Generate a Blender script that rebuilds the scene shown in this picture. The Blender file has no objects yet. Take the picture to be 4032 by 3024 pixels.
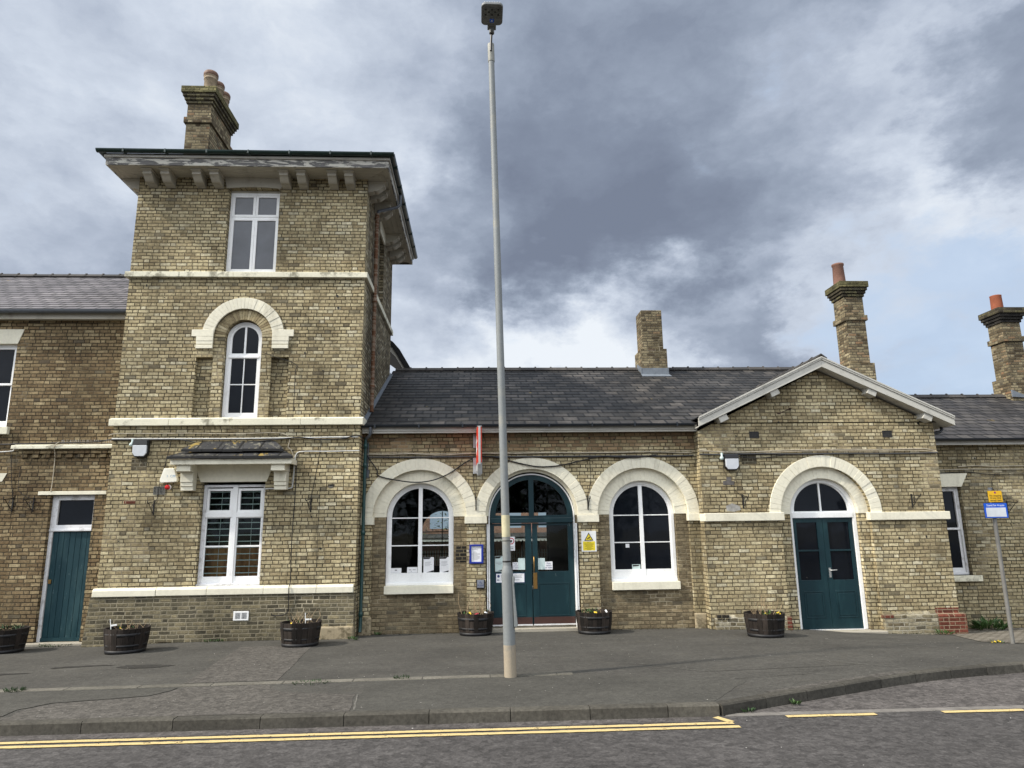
import bpy, bmesh, math, random
from mathutils import Vector, Matrix
from mathutils.geometry import tessellate_polygon
PI = math.pi
RD = random.Random(11)
S = bpy.context.scene
COL = S.collection

# ------------------------------------------------------------------ mesh builder
class MB:
    def __init__(s): s.v = []; s.f = []; s.sm = []
    def add(s, vs, fs, smooth=False):
        n = len(s.v); s.v += [tuple(p) for p in vs]
        for f in fs: s.f.append(tuple(i + n for i in f)); s.sm.append(smooth)
        return s
    def box(s, x0, x1, y0, y1, z0, z1):
        return s.add([(x0,y0,z0),(x1,y0,z0),(x1,y1,z0),(x0,y1,z0),(x0,y0,z1),(x1,y0,z1),(x1,y1,z1),(x0,y1,z1)],
                     [(0,3,2,1),(4,5,6,7),(0,1,5,4),(1,2,6,5),(2,3,7,6),(3,0,4,7)])
    def prism(s, loop, a0, a1, axis='y', holes=()):
        loops = [list(loop)] + [list(h) for h in holes]
        def P(p, a):
            if axis == 'y': return (p[0], a, p[1])
            if axis == 'x': return (a, p[0], p[1])
            return (p[0], p[1], a)
        flat = [p for l in loops for p in l]; n = len(flat)
        vs = [P(p, a0) for p in flat] + [P(p, a1) for p in flat]
        tris = tessellate_polygon([[Vector((p[0], p[1], 0)) for p in l] for l in loops])
        fs = []
        if len(loops) == 1 and s.convex(loops[0]):
            fs += [tuple(range(n)), tuple(range(2*n-1, n-1, -1))]
        else:
            for t in tris: fs += [tuple(t), tuple(n + i for i in reversed(t))]
        o = 0
        for l in loops:
            m = len(l)
            for i in range(m):
                j = (i + 1) % m
                fs.append((o+i, o+j, n+o+j, n+o+i))
            o += m
        return s.add(vs, fs)
    @staticmethod
    def convex(l):
        sg = 0
        for i in range(len(l)):
            a, b, c = l[i], l[(i+1) % len(l)], l[(i+2) % len(l)]
            k = (b[0]-a[0])*(c[1]-b[1]) - (b[1]-a[1])*(c[0]-b[0])
            if abs(k) < 1e-9: continue
            if sg == 0: sg = k
            elif sg * k < 0: return False
        return True
    def sweep(s, path, sec, closed_sec=True, caps=True, up=(0,0,1)):
        # sec: list of (side, up) offsets
        path = [Vector(p) for p in path]; m = len(sec); vs = []; fs = []
        for i, p in enumerate(path):
            a = path[max(i-1, 0)]; b = path[min(i+1, len(path)-1)]
            t = (b - a).normalized(); side = t.cross(Vector(up)).normalized(); u = side.cross(t)
            k = 1.0
            if 0 < i < len(path)-1:
                c = (path[i]-a).normalized().dot((b-path[i]).normalized()); k = 1/max(math.sqrt((1+c)/2), .5)
            for q in sec: vs.append(p + side*q[0]*k + u*q[1])
        for i in range(len(path)-1):
            for j in range(m if closed_sec else m-1):
                j2 = (j+1) % m
                fs.append((i*m+j, i*m+j2, (i+1)*m+j2, (i+1)*m+j))
        if caps and closed_sec:
            fs.append(tuple(range(m))); fs.append(tuple((len(path)-1)*m + j for j in reversed(range(m))))
        return s.add(vs, fs)
    def tube(s, path, r, n=8, caps=True):
        path = [Vector(p) for p in path]; rs = r if isinstance(r, (list, tuple)) else [r]*len(path)
        vs = []; fs = []; nrm = None
        for i, p in enumerate(path):
            t = (path[min(i+1, len(path)-1)] - path[max(i-1, 0)]).normalized()
            if nrm is None:
                h = Vector((0,0,1)) if abs(t.z) < .9 else Vector((1,0,0)); nrm = t.cross(h).normalized()
            else:
                nrm = (nrm - t*nrm.dot(t)).normalized()
            b = t.cross(nrm)
            for k in range(n):
                a = 2*PI*k/n; vs.append(p + (nrm*math.cos(a) + b*math.sin(a))*rs[i])
        for i in range(len(path)-1):
            for k in range(n):
                k2 = (k+1) % n; fs.append((i*n+k, i*n+k2, (i+1)*n+k2, (i+1)*n+k))
        s.add(vs, fs, True)
        if caps:
            s.add(vs[:n], [tuple(reversed(range(n)))]); s.add(vs[-n:], [tuple(range(n))])
        return s
    def lathe(s, prof, c, n=32, smooth=True, a0=0, a1=2*PI):
        full = abs(a1 - a0 - 2*PI) < 1e-6; m = len(prof); vs = []; fs = []
        cnt = n if full else n+1
        for k in range(cnt):
            a = a0 + (a1-a0)*k/n
            for r, z in prof: vs.append((c[0]+r*math.cos(a), c[1]+r*math.sin(a), c[2]+z))
        for k in range(n):
            k2 = (k+1) % cnt
            for i in range(m-1): fs.append((k*m+i, k2*m+i, k2*m+i+1, k*m+i+1))
        return s.add(vs, fs, smooth)
    def wedges(s, cx, cz, r0, r1, a0, a1, n, y0, y1, jit=0.0, gap=0.0):
        for k in range(n):
            b0 = a0 + (a1-a0)*k/n; b1 = a0 + (a1-a0)*(k+1)/n
            g0 = gap/2/r0; g1 = gap/2/r1; bm = (b0+b1)/2
            yy = y0 + RD.uniform(-jit, jit)
            s.prism([(cx+r0*math.cos(b0+g0), cz+r0*math.sin(b0+g0)), (cx+r1*math.cos(b0+g1), cz+r1*math.sin(b0+g1)),
                     (cx+r1/math.cos((b1-b0)/2)*math.cos(bm), cz+r1/math.cos((b1-b0)/2)*math.sin(bm)) if n < 14 else (cx+r1*math.cos(bm), cz+r1*math.sin(bm)),
                     (cx+r1*math.cos(b1-g1), cz+r1*math.sin(b1-g1)), (cx+r0*math.cos(b1-g0), cz+r0*math.sin(b1-g0)), (cx+r0*math.cos(bm), cz+r0*math.sin(bm))], yy, y1)
        return s
    def xf(s, M, i0=0):
        for i in range(i0, len(s.v)): s.v[i] = tuple(M @ Vector(s.v[i]))
        return s
    def build(s, name, mat, parent=None, bevel=0, recalc=True):
        me = bpy.data.meshes.new(name)
        me.from_pydata(s.v, [], s.f); me.update()
        me.polygons.foreach_set('use_smooth', s.sm)
        if recalc:
            b = bmesh.new(); b.from_mesh(me); bmesh.ops.recalc_face_normals(b, faces=b.faces); b.to_mesh(me); b.free()
        me.materials.append(mat)
        o = bpy.data.objects.new(name, me); COL.objects.link(o)
        if bevel:
            m = o.modifiers.new('bevel', 'BEVEL'); m.width = bevel; m.segments = 2; m.limit_method = 'ANGLE'; m.angle_limit = math.radians(50)
        if parent is not None: adopt(o, parent)
        return o

def adopt(o, parent):
    o.parent = parent; o.matrix_parent_inverse = Matrix.Translation(-parent.location) if parent.type == 'EMPTY' and parent.get('_w', 1) else Matrix.Identity(4)
def tag(o, label, cat, group=None):
    o['label'] = label; o['category'] = cat
    if group: o['group'] = group
    return o
def thing(name, label, cat, loc=(0,0,0), group=None, world=True):
    o = bpy.data.objects.new(name, None); COL.objects.link(o); o.location = loc; o.empty_display_size = .2
    o['_w'] = 1 if world else 0
    return tag(o, label, cat, group)
def structure(o): o['kind'] = 'structure'; return o
def copy_tree(o, loc, label=None, rz=0.0):
    def cp(a, par):
        c = a.copy(); COL.objects.link(c)
        if par is not None: c.parent = par; c.matrix_parent_inverse = a.matrix_parent_inverse.copy()
        for ch in [x for x in a.children]: cp(ch, c)
        return c
    c = cp(o, None); c.location = loc; c.rotation_euler = (0, 0, rz)
    if label: c['label'] = label
    return c
def text(name, body, size, loc, mat, parent=None, align='CENTER', line=1.0, ext=.0006, sx=1.0):
    cu = bpy.data.curves.new(name, 'FONT'); cu.body = body; cu.size = size; cu.align_x = align; cu.extrude = ext; cu.space_line = line; cu.resolution_u = 3
    t = bpy.data.objects.new(name, cu); COL.objects.link(t)
    bpy.context.view_layer.update()
    me = bpy.data.meshes.new_from_object(t.evaluated_get(bpy.context.evaluated_depsgraph_get()))
    bpy.data.objects.remove(t); bpy.data.curves.remove(cu)
    M = Matrix.Translation(loc) @ Matrix.Rotation(PI/2, 4, 'X') @ Matrix.Scale(sx, 4, (1,0,0))
    me.transform(M); me.materials.clear(); me.materials.append(mat); me.name = name
    o = bpy.data.objects.new(name, me); COL.objects.link(o)
    if parent is not None: adopt(o, parent)
    return o

def arch(cx, zs, r, zb, n=28):
    return [(cx-r, zb)] + [(cx+r*math.cos(PI-PI*i/n), zs+r*math.sin(PI-PI*i/n)) for i in range(n+1)] + [(cx+r, zb)]
def rect(x0, x1, z0, z1): return [(x0,z0),(x0,z1),(x1,z1),(x1,z0)]

# ------------------------------------------------------------------ node helper
class NT:
    def __init__(s, name, world=False):
        if world:
            s.b = bpy.data.worlds.new('World'); S.world = s.b
        else: s.b = bpy.data.materials.new(name)
        s.b.use_nodes = True; s.t = s.b.node_tree; s.t.nodes.clear()
        s.out = s.n('ShaderNodeOutputWorld' if world else 'ShaderNodeOutputMaterial')
    def n(s, typ, **kw):
        x = s.t.nodes.new(typ)
        for k, v in kw.items(): setattr(x, k, v)
        return x
    def put(s, sock, v):
        if isinstance(v, bpy.types.NodeSocket): s.t.links.new(v, sock)
        elif isinstance(v, (tuple, list)) and len(v) == 3 and sock.type == 'RGBA': sock.default_value = (*v, 1)
        else: sock.default_value = v
    def m(s, op, a, b=0.0, c=0.0, clamp=False):
        x = s.n('ShaderNodeMath', operation=op, use_clamp=clamp)
        s.put(x.inputs[0], a); s.put(x.inputs[1], b); s.put(x.inputs[2], c); return x.outputs[0]
    def vm(s, op, a, b=(0,0,0), sc=None):
        x = s.n('ShaderNodeVectorMath', operation=op); s.put(x.inputs[0], a); s.put(x.inputs[1], b)
        if sc is not None: s.put(x.inputs['Scale'], sc)
        return x.outputs['Value'] if op in ('DOT_PRODUCT', 'LENGTH') else x.outputs[0]
    def mr(s, v, a, b, c=0.0, d=1.0, smooth=False):
        x = s.n('ShaderNodeMapRange', interpolation_type='SMOOTHSTEP' if smooth else 'LINEAR')
        for i, q in enumerate((v, a, b, c, d)): s.put(x.inputs[i], q)
        return x.outputs[0]
    def sep(s, v):
        x = s.n('ShaderNodeSeparateXYZ'); s.put(x.inputs[0], v); return x.outputs
    def comb(s, x, y, z):
        q = s.n('ShaderNodeCombineXYZ'); s.put(q.inputs[0], x); s.put(q.inputs[1], y); s.put(q.inputs[2], z); return q.outputs[0]
    def noise(s, v, scale, detail=2.0, rough=.5, dist=0.0, color=False):
        x = s.n('ShaderNodeTexNoise'); s.put(x.inputs['Vector'], v); s.put(x.inputs['Scale'], scale); x.inputs['Detail'].default_value = detail
        x.inputs['Roughness'].default_value = rough; x.inputs['Distortion'].default_value = dist
        return x.outputs['Color'] if color else x.outputs[0]
    def white(s, v):
        x = s.n('ShaderNodeTexWhiteNoise', noise_dimensions='3D'); s.put(x.inputs['Vector'], v); return x.outputs
    def vor(s, v, scale, feature='F1'):
        x = s.n('ShaderNodeTexVoronoi', feature=feature); s.put(x.inputs['Vector'], v); s.put(x.inputs['Scale'], scale); return x.outputs
    def mix(s, f, a, b, mode='MIX'):
        x = s.n('ShaderNodeMix', data_type='RGBA', blend_type=mode); s.put(x.inputs[0], f); s.put(x.inputs[6], a); s.put(x.inputs[7], b); return x.outputs[2]
    def ramp(s, f, stops, interp='LINEAR'):
        x = s.n('ShaderNodeValToRGB'); s.put(x.inputs[0], f); e = x.color_ramp.elements; x.color_ramp.interpolation = interp
        while len(e) < len(stops): e.new(.5)
        for i, (p, c) in enumerate(stops): e[i].position = p; e[i].color = (*c, 1)
        return x.outputs[0]
    def bump(s, h, st=.5, d=.01, nrm=None):
        x = s.n('ShaderNodeBump'); s.put(x.inputs['Height'], h); x.inputs['Strength'].default_value = st; x.inputs['Distance'].default_value = d
        if nrm is not None: s.put(x.inputs['Normal'], nrm)
        return x.outputs[0]
    def pos(s):
        g = s.n('ShaderNodeNewGeometry'); return g
    def pbsdf(s, col, rough=.8, nrm=None, metal=0.0, spec=.3):
        x = s.n('ShaderNodeBsdfPrincipled'); s.put(x.inputs['Base Color'], col); s.put(x.inputs['Roughness'], rough); s.put(x.inputs['Metallic'], metal)
        s.put(x.inputs['Specular IOR Level'], spec)
        if nrm is not None: s.put(x.inputs['Normal'], nrm)
        return x.outputs[0]
    def done(s, sh): s.t.links.new(sh, s.out.inputs[0]); return s.b

def brick_mat(name, stops, mortar, h=.0765, mw=.0115, seed=0.0, stain=(.55, 1.12), dark=.12, header=True, wob=1.0, stain_scale=.55, mort_bump=1.0, zone=None):
    t = NT(name); g = t.pos(); P = g.outputs['Position']; p = t.sep(P); nn = t.sep(g.outputs['True Normal'])
    isx = t.m('GREATER_THAN', t.m('ABSOLUTE', nn[0]), t.m('ABSOLUTE', nn[1]))
    u = t.m('ADD', p[0], t.m('MULTIPLY', isx, t.m('SUBTRACT', p[1], p[0])))
    wn = t.sep(t.noise(P, 4.5, 3, .6, color=True))
    u = t.m('ADD', u, t.m('MULTIPLY', t.m('SUBTRACT', wn[0], .5), .035*wob))
    w = t.m('ADD', p[2], t.m('MULTIPLY', t.m('SUBTRACT', wn[1], .5), .024*wob))
    r0 = t.m('DIVIDE', w, h); row = t.m('FLOOR', r0); fw = t.m('FRACT', r0)
    per = .345
    rj = t.white(t.comb(row, seed, 3.0))[0]
    tt = t.m('ADD', t.m('DIVIDE', u, per), t.m('ADD', t.m('MULTIPLY', row, .5), t.m('MULTIPLY', rj, .3)))
    k = t.m('FLOOR', tt); ft = t.m('MULTIPLY', t.m('FRACT', tt), per)
    if header:
        ish = t.m('GREATER_THAN', ft, .23)
        lx = t.m('SUBTRACT', ft, t.m('MULTIPLY', ish, .23)); ln = t.m('SUBTRACT', .23, t.m('MULTIPLY', ish, .115))
        bid = t.m('ADD', t.m('MULTIPLY', k, 2.0), ish)
    else:
        ish = t.m('GREATER_THAN', ft, per/2); lx = t.m('SUBTRACT', ft, t.m('MULTIPLY', ish, per/2)); ln = per/2
        bid = t.m('ADD', t.m('MULTIPLY', k, 2.0), ish)
    dx = t.m('MINIMUM', lx, t.m('SUBTRACT', ln, lx)); dz = t.m('MULTIPLY', t.m('MINIMUM', fw, t.m('SUBTRACT', 1.0, fw)), h)
    d = t.m('MINIMUM', dx, dz)
    fine = t.noise(P, 38, 4, .65)
    d = t.m('ADD', d, t.m('MULTIPLY', t.m('SUBTRACT', fine, .5), .012))
    bm = t.mr(d, mw*.35, mw*1.15, 0, 1, True)
    rnd = t.white(t.comb(bid, row, seed))
    col = t.ramp(rnd[0], stops)
    tone = t.mr(t.sep(rnd[1])[1], 0, 1, .91, 1.09)
    mott = t.mr(t.noise(P, 17, 6, .75), .3, .70, .52, 1.34)
    big = t.mr(t.noise(t.vm('MULTIPLY', P, (1.0, 1.0, .75)), stain_scale, 6, .62), .36, .66, stain[0], stain[1])
    soot = t.mr(t.noise(t.vm('MULTIPLY', t.vm('ADD', P, (7.3, 2.0, 4.1)), (1.25, 1.25, .8)), 1.1, 6, .64), .545, .70, 1.0, 1.0-dark*3.6, True)
    strk = t.mr(t.noise(t.vm('MULTIPLY', P, (2.6, 2.6, .22)), 1.5, 6, .6), .52, .72, 1.0, .70, True)
    f = t.m('MULTIPLY', t.m('MULTIPLY', t.m('MULTIPLY', tone, mott), strk), t.m('MULTIPLY', big, soot))
    col = t.mix(1.0, col, t.comb(f, f, f), 'MULTIPLY')
    if zone:
        zf = t.m('MULTIPLY', t.mr(t.m('ADD', p[2], t.m('MULTIPLY', t.m('SUBTRACT', t.noise(P, 1.2, 4), .5), .5)), zone[0]-.06, zone[0]+.06, 0, 1, True), t.m('GREATER_THAN', t.sep(rnd[1])[0], .35))
        col = t.mix(t.m('MULTIPLY', zf, .85), col, t.mix(t.sep(rnd[1])[1], zone[1], zone[2]))
    # occasional blackened brick
    blk = t.m('GREATER_THAN', t.sep(rnd[1])[2], .975)
    col = t.mix(t.m('MULTIPLY', blk, .6), col, (.06, .055, .045))
    mcol = t.mix(t.mr(t.noise(P, 1.3, 5, .62), .42, .60), mortar[0], mortar[1])
    mcol = t.mix(t.mr(t.noise(t.vm('ADD', P, (1.1, 5.0, 9.4)), .85, 4, .6), .60, .66, 0, .8, True), mcol, tuple(x*1.9+.03 for x in mortar[1]))
    col = t.mix(bm, mcol, col)
    hgt = t.m('ADD', t.m('MULTIPLY', bm, .8*mort_bump), t.m('MULTIPLY', fine, .45))
    nr = t.bump(hgt, .85, .011)
    return t.done(t.pbsdf(col, .92, nr, spec=.15))

def paint(name, col, rough=.5, dirt=.25, dcol=(.25, .23, .19), scale=3.0, bumps=.15, streak=False, fine=60, spec=.35, thr=(.5, .75), chips=None):
    t = NT(name); P = t.pos().outputs['Position']
    v = t.vm('MULTIPLY', P, (1.0, 1.0, .25)) if streak else P
    a = t.noise(v, scale, 6, .65); b = t.noise(P, fine, 3, .6)
    c = t.mix(t.m('MULTIPLY', t.mr(a, thr[0], thr[1], 0, 1, True), dirt), col, dcol)
    k = t.mr(b, .3, .7, .93, 1.05); c = t.mix(1.0, c, t.comb(k, k, k), 'MULTIPLY')
    if chips: c = t.mix(t.mr(t.noise(t.vm('MULTIPLY', P, (1, 1, .3)), 16, 5, .7), chips[0], chips[0]+.03, 0, .8, True), c, chips[1])
    k2 = t.mr(t.noise(P, 1.1, 3), .3, .7, .92, 1.05); c = t.mix(1.0, c, t.comb(k2, k2, k2), 'MULTIPLY')
    return t.done(t.pbsdf(c, rough, t.bump(b, bumps, .004), spec=spec))

def peel(name, col, wood, amount=.5, scale=2.2):
    t = NT(name); P = t.pos().outputs['Position']
    v = t.vm('MULTIPLY', P, (.55, .55, 3.2))
    a = t.noise(v, scale*1.6, 8, .68, .6)
    msk = t.mr(a, amount-.015, amount+.02, 0, 1, True)
    g = t.noise(t.vm('MULTIPLY', P, (1, 1, 14)), 8, 4, .6)
    w = t.mix(1.0, wood, t.ramp(g, [(.3, (.6,.6,.6)), (.7, (1.2,1.2,1.2))]), 'MULTIPLY')
    c = t.mix(msk, w, col)
    return t.done(t.pbsdf(c, .75, t.bump(t.m('ADD', msk, t.m('MULTIPLY', g, .4)), .4, .004), spec=.2))

def slate_mat(name, cols, z0, dz, wid=.34, lichen=.3, seed=0.0, dark=(.45, 1.15), spots=.03, lt=.655, yt=.70):
    t = NT(name); g = t.pos(); P = g.outputs['Position']; p = t.sep(P); nn = t.sep(g.outputs['True Normal'])
    isx = t.m('GREATER_THAN', t.m('ABSOLUTE', nn[0]), t.m('ABSOLUTE', nn[1]))
    u = t.m('ADD', p[0], t.m('MULTIPLY', isx, t.m('SUBTRACT', p[1], p[0])))
    row = t.m('FLOOR', t.m('DIVIDE', t.m('SUBTRACT', p[2], z0-.004), dz))
    j = t.white(t.comb(row, seed, 9.0))[0]
    uu = t.m('ADD', t.m('DIVIDE', u, wid), t.m('ADD', t.m('MULTIPLY', row, .5), t.m('MULTIPLY', j, .16)))
    k = t.m('FLOOR', uu); fr = t.m('FRACT', uu)
    e = t.m('MULTIPLY', t.m('MINIMUM', fr, t.m('SUBTRACT', 1.0, fr)), wid)
    e = t.m('ADD', e, t.m('MULTIPLY', t.m('SUBTRACT', t.noise(P, 20, 2), .5), .006))
    jm = t.m('MULTIPLY', t.mr(e, .012, .032, 0, 1, True), t.mr(nn[2], .45, .6, 0, 1))  # riser faces go near black: painted shadow gap under each course
    rnd = t.white(t.comb(k, row, seed))
    c = t.ramp(rnd[0], cols)
    big = t.mr(t.noise(P, .8, 6, .65), .38, .66, dark[0], dark[1])
    st = t.mr(t.noise(t.vm('MULTIPLY', P, (1.6, .8, .8)), 1.4, 5, .6), .35, .7, .78, 1.12)
    f = t.m('MULTIPLY', t.m('MULTIPLY', big, st), t.mr(t.noise(P, 14, 5, .7), .3, .7, .78, 1.2))
    c = t.mix(1.0, c, t.comb(f, f, f), 'MULTIPLY')
    li = t.mr(t.noise(P, 9, 6, .7), lt, lt+.045, 0, lichen, True)
    c = t.mix(li, c, (.28, .26, .19))
    sp = t.vor(P, 4.2); sm = t.m('MULTIPLY', t.m('LESS_THAN', sp['Distance'], spots), t.m('GREATER_THAN', t.sep(sp['Color'])[0], .55))
    c = t.mix(sm, c, (.55, .55, .5))
    yl = t.mr(t.noise(t.vm('ADD', P, (3, 9, 1)), 3.1, 5, .6), yt, yt+.04, 0, .8, True)
    c = t.mix(yl, c, (.30, .21, .05))
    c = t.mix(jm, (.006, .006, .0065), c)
    nr = t.bump(t.m('ADD', t.m('MULTIPLY', jm, .7), t.m('MULTIPLY', t.white(t.comb(k, row, 4.0))[0], .4)), .6, .01)
    return t.done(t.pbsdf(c, .62, nr, spec=.35))

def asphalt(name, base, grain=.35, scale=120, patch=.2, seed=0.0, fleck=.02, warm=(1,1,1)):
    t = NT(name); P = t.vm('ADD', t.pos().outputs['Position'], (seed, seed*1.7, 0))
    a = t.noise(P, scale, 3, .75); v = t.vor(P, scale*.55); b = t.noise(P, .7, 6, .6); b2 = t.noise(t.vm('MULTIPLY', P, (.4, 2.2, 1)), 1.3, 5, .62)
    mid = t.noise(P, scale*.28, 4, .7)
    f = t.m('MULTIPLY', t.mr(a, .28, .72, 1-grain, 1+grain), t.mr(b, .33, .68, 1-patch, 1+patch))
    f = t.m('MULTIPLY', f, t.mr(b2, .35, .66, 1-patch*.6, 1+patch*.5))
    f = t.m('MULTIPLY', f, t.mr(mid, .3, .7, 1-grain*.6, 1+grain*.6))
    f = t.m('MULTIPLY', f, t.mr(t.sep(v['Color'])[0], 0, 1, 1-grain*.7, 1+grain*.7))
    c = t.mix(1.0, base, t.comb(f, f, f), 'MULTIPLY')
    c = t.mix(t.mr(t.noise(P, 2.4, 6, .7), .55, .72, 0, .35), c, tuple(x*1.35*w for x, w in zip(base, warm)))
    sp = t.vor(P, 5.5); sm = t.m('MULTIPLY', t.m('LESS_THAN', sp['Distance'], fleck*1.6), t.m('GREATER_THAN', t.sep(sp['Color'])[1], .8))
    c = t.mix(sm, c, (.6, .58, .54))
    h = t.m('ADD', t.m('MULTIPLY', a, .6), t.m('MULTIPLY', v['Distance'], .8))
    return t.done(t.pbsdf(c, .9, t.bump(h, .7, .006), spec=.25))

def flat(name, col, rough=.5, metal=0.0, spec=.4, var=.12, scale=12, bumps=0.0):
    t = NT(name); P = t.pos().outputs['Position']
    k = t.mr(t.noise(P, scale, 4, .6), .3, .7, 1-var, 1+var)
    c = t.mix(1.0, col, t.comb(k, k, k), 'MULTIPLY')
    nr = t.bump(t.noise(P, scale*4, 3), bumps, .004) if bumps else None
    return t.done(t.pbsdf(c, rough, nr, metal, spec))

def glass_mat(name, clear, tint=(.8, .86, .84), base=(.004, .005, .007), ior=1.33):
    t = NT(name); P = t.pos().outputs['Position']
    nr = t.bump(t.noise(P, 1.7, 2), .06, .05)
    if clear:
        fr = t.n('ShaderNodeFresnel'); fr.inputs['IOR'].default_value = ior; t.put(fr.inputs['Normal'], nr)
        tr = t.n('ShaderNodeBsdfTransparent'); t.put(tr.inputs[0], tint)
        gl = t.n('ShaderNodeBsdfGlossy'); gl.inputs['Roughness'].default_value = .02; t.put(gl.inputs['Normal'], nr)
        mx = t.n('ShaderNodeMixShader'); t.put(mx.inputs[0], fr.outputs[0]); t.put(mx.inputs[1], tr.outputs[0]); t.put(mx.inputs[2], gl.outputs[0])
        return t.done(mx.outputs[0])
    c = t.mix(t.noise(P, 2.5, 4), base, tuple(x*2.2 for x in base))
    x = t.n('ShaderNodeBsdfPrincipled'); t.put(x.inputs['Base Color'], c); x.inputs['Roughness'].default_value = .04; x.inputs['IOR'].default_value = ior; t.put(x.inputs['Normal'], nr)
    return t.done(x.outputs[0])

def island_mat(name, stops, rough=.85, sc=30, bumps=.4, var=.25, metal=0.0, stretch=(1,1,1), spec=.25):
    t = NT(name); g = t.pos(); P = g.outputs['Position']
    c = t.ramp(g.outputs['Random Per Island'], stops)
    n = t.noise(t.vm('MULTIPLY', P, stretch), sc, 5, .65); k = t.mr(n, .3, .7, 1-var, 1+var)
    k2 = t.mr(t.noise(P, 2.0, 5, .6), .35, .65, .8, 1.12); k = t.m('MULTIPLY', k, k2)
    c = t.mix(1.0, c, t.comb(k, k, k), 'MULTIPLY')
    return t.done(t.pbsdf(c, rough, t.bump(n, bumps, .006), metal, spec))

def worn_line(name, col, thr=.40):
    t = NT(name); P = t.pos().outputs['Position']
    a = t.noise(P, 9, 8, .72); b = t.noise(P, 60, 3, .6)
    msk = t.mr(t.m('ADD', t.m('MULTIPLY', a, .75), t.m('MULTIPLY', b, .25)), thr-.03, thr+.03, 0, 1, True)
    k = t.mr(b, .3, .7, .85, 1.1); c = t.mix(1.0, col, t.comb(k, k, k), 'MULTIPLY')
    tr = t.n('ShaderNodeBsdfTransparent'); mx = t.n('ShaderNodeMixShader')
    t.put(mx.inputs[0], msk); t.put(mx.inputs[1], tr.outputs[0]); t.put(mx.inputs[2], t.pbsdf(c, .8, t.bump(b, .5, .004), spec=.2))
    return t.done(mx.outputs[0])

# ------------------------------------------------------------------ materials
YEL = [(0, (.31, .245, .14)), (.10, (.38, .31, .18)), (.35, (.445, .367, .215)), (.65, (.50, .42, .252)), (.88, (.555, .478, .30)), (1, (.60, .54, .38))]
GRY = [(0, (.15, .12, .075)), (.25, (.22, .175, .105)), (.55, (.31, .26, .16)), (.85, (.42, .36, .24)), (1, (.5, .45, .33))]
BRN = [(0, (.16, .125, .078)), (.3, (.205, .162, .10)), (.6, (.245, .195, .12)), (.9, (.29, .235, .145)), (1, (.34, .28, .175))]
DRT = [(0, (.085, .075, .052)), (.3, (.135, .118, .078)), (.6, (.175, .15, .095)), (.85, (.22, .187, .117)), (1, (.28, .235, .14))]
M_tower = brick_mat('tower_brick', YEL, ((.05, .04, .026), (.11, .09, .058)), seed=1.0)
M_yel = brick_mat('yellow_stock_brick', YEL, ((.058, .046, .029), (.145, .118, .075)), seed=2.0, stain=(.62, 1.12))
M_hall = brick_mat('hall_brick', YEL, ((.058, .046, .029), (.145, .118, .075)), seed=16.0, zone=(3.76, (.17, .105, .06), (.30, .205, .115)))
M_side = brick_mat('tower_side_brick', GRY, ((.03, .026, .02), (.065, .056, .042)), seed=3.0, stain=(.5, 1.0))  # darker, greyer brick for the tower's right and rear walls
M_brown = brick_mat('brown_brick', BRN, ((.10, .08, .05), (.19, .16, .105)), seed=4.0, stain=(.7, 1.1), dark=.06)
M_left = brick_mat('left_wing_brick', [(0, (.17, .118, .064)), (.3, (.215, .155, .085)), (.6, (.255, .19, .105)), (.85, (.32, .245, .138)), (1, (.38, .305, .18))], ((.03, .023, .015), (.075, .06, .038)), seed=5.0, stain=(.6, 1.15), dark=.08)
M_plinth = brick_mat('plinth_brick', DRT, ((.17, .15, .105), (.25, .22, .155)), seed=6.0, stain=(.6, 1.12), mw=.013)
M_rub = brick_mat('weathered_base_brick', [(0, (.16,.13,.08)), (.4, (.27,.23,.145)), (.75, (.38,.33,.22)), (1, (.5,.45,.33))], ((.2,.18,.13), (.36,.33,.26)), seed=7.0, wob=2.2, stain=(.5, 1.2), mw=.012)
M_right = brick_mat('right_wing_brick', [(p, tuple(x*.86 for x in c)) for p, c in YEL], ((.05, .042, .028), (.12, .10, .066)), seed=8.0, stain=(.62, 1.1), dark=.1)
M_chim = brick_mat('chimney_brick', [(0, (.10,.075,.045)), (.25, (.19,.15,.09)), (.6, (.29,.24,.145)), (.85, (.38,.32,.2)), (1, (.30,.18,.1))], ((.07,.06,.045), (.15,.13,.09)), seed=9.0, stain=(.55, 1.1))
M_cap = brick_mat('sooty_corbel_brick', [(0, (.06,.05,.035)), (.5, (.11,.095,.06)), (1, (.19,.17,.09))], ((.03,.028,.022), (.07,.06,.045)), seed=10.0, stain=(.6, 1.2))
M_moss = brick_mat('mossy_cap_brick', [(0, (.09,.085,.045)), (.5, (.155,.14,.07)), (1, (.22,.19,.09))], ((.06,.055,.03), (.12,.11,.05)), seed=11.0, stain=(.5, 1.3))
M_blackcap = brick_mat('blackened_corbel_brick', [(0, (.03,.028,.026)), (.6, (.055,.05,.045)), (1, (.10,.09,.075))], ((.015,.015,.014), (.03,.028,.025)), seed=12.0)
M_red = brick_mat('red_repair_brick', [(0, (.10,.034,.023)), (.5, (.145,.045,.03)), (1, (.185,.062,.042))], ((.22,.165,.11), (.30,.235,.16)), seed=13.0, stain=(.85, 1.1), mw=.0095, dark=0, wob=.5)
M_black = brick_mat('blackened_brick', [(0, (.018,.017,.016)), (1, (.04,.036,.03))], ((.11,.09,.055), (.16,.135,.085)), seed=14.0)
M_dirty = brick_mat('soot_stained_brick', [(0, (.06,.05,.035)), (1, (.15,.125,.08))], ((.08,.07,.05), (.2,.18,.13)), seed=15.0)
M_ring = island_mat('radial_brick', [(0, (.2,.155,.09)), (.5, (.33,.27,.155)), (1, (.47,.4,.26))], .92, 30)
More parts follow.
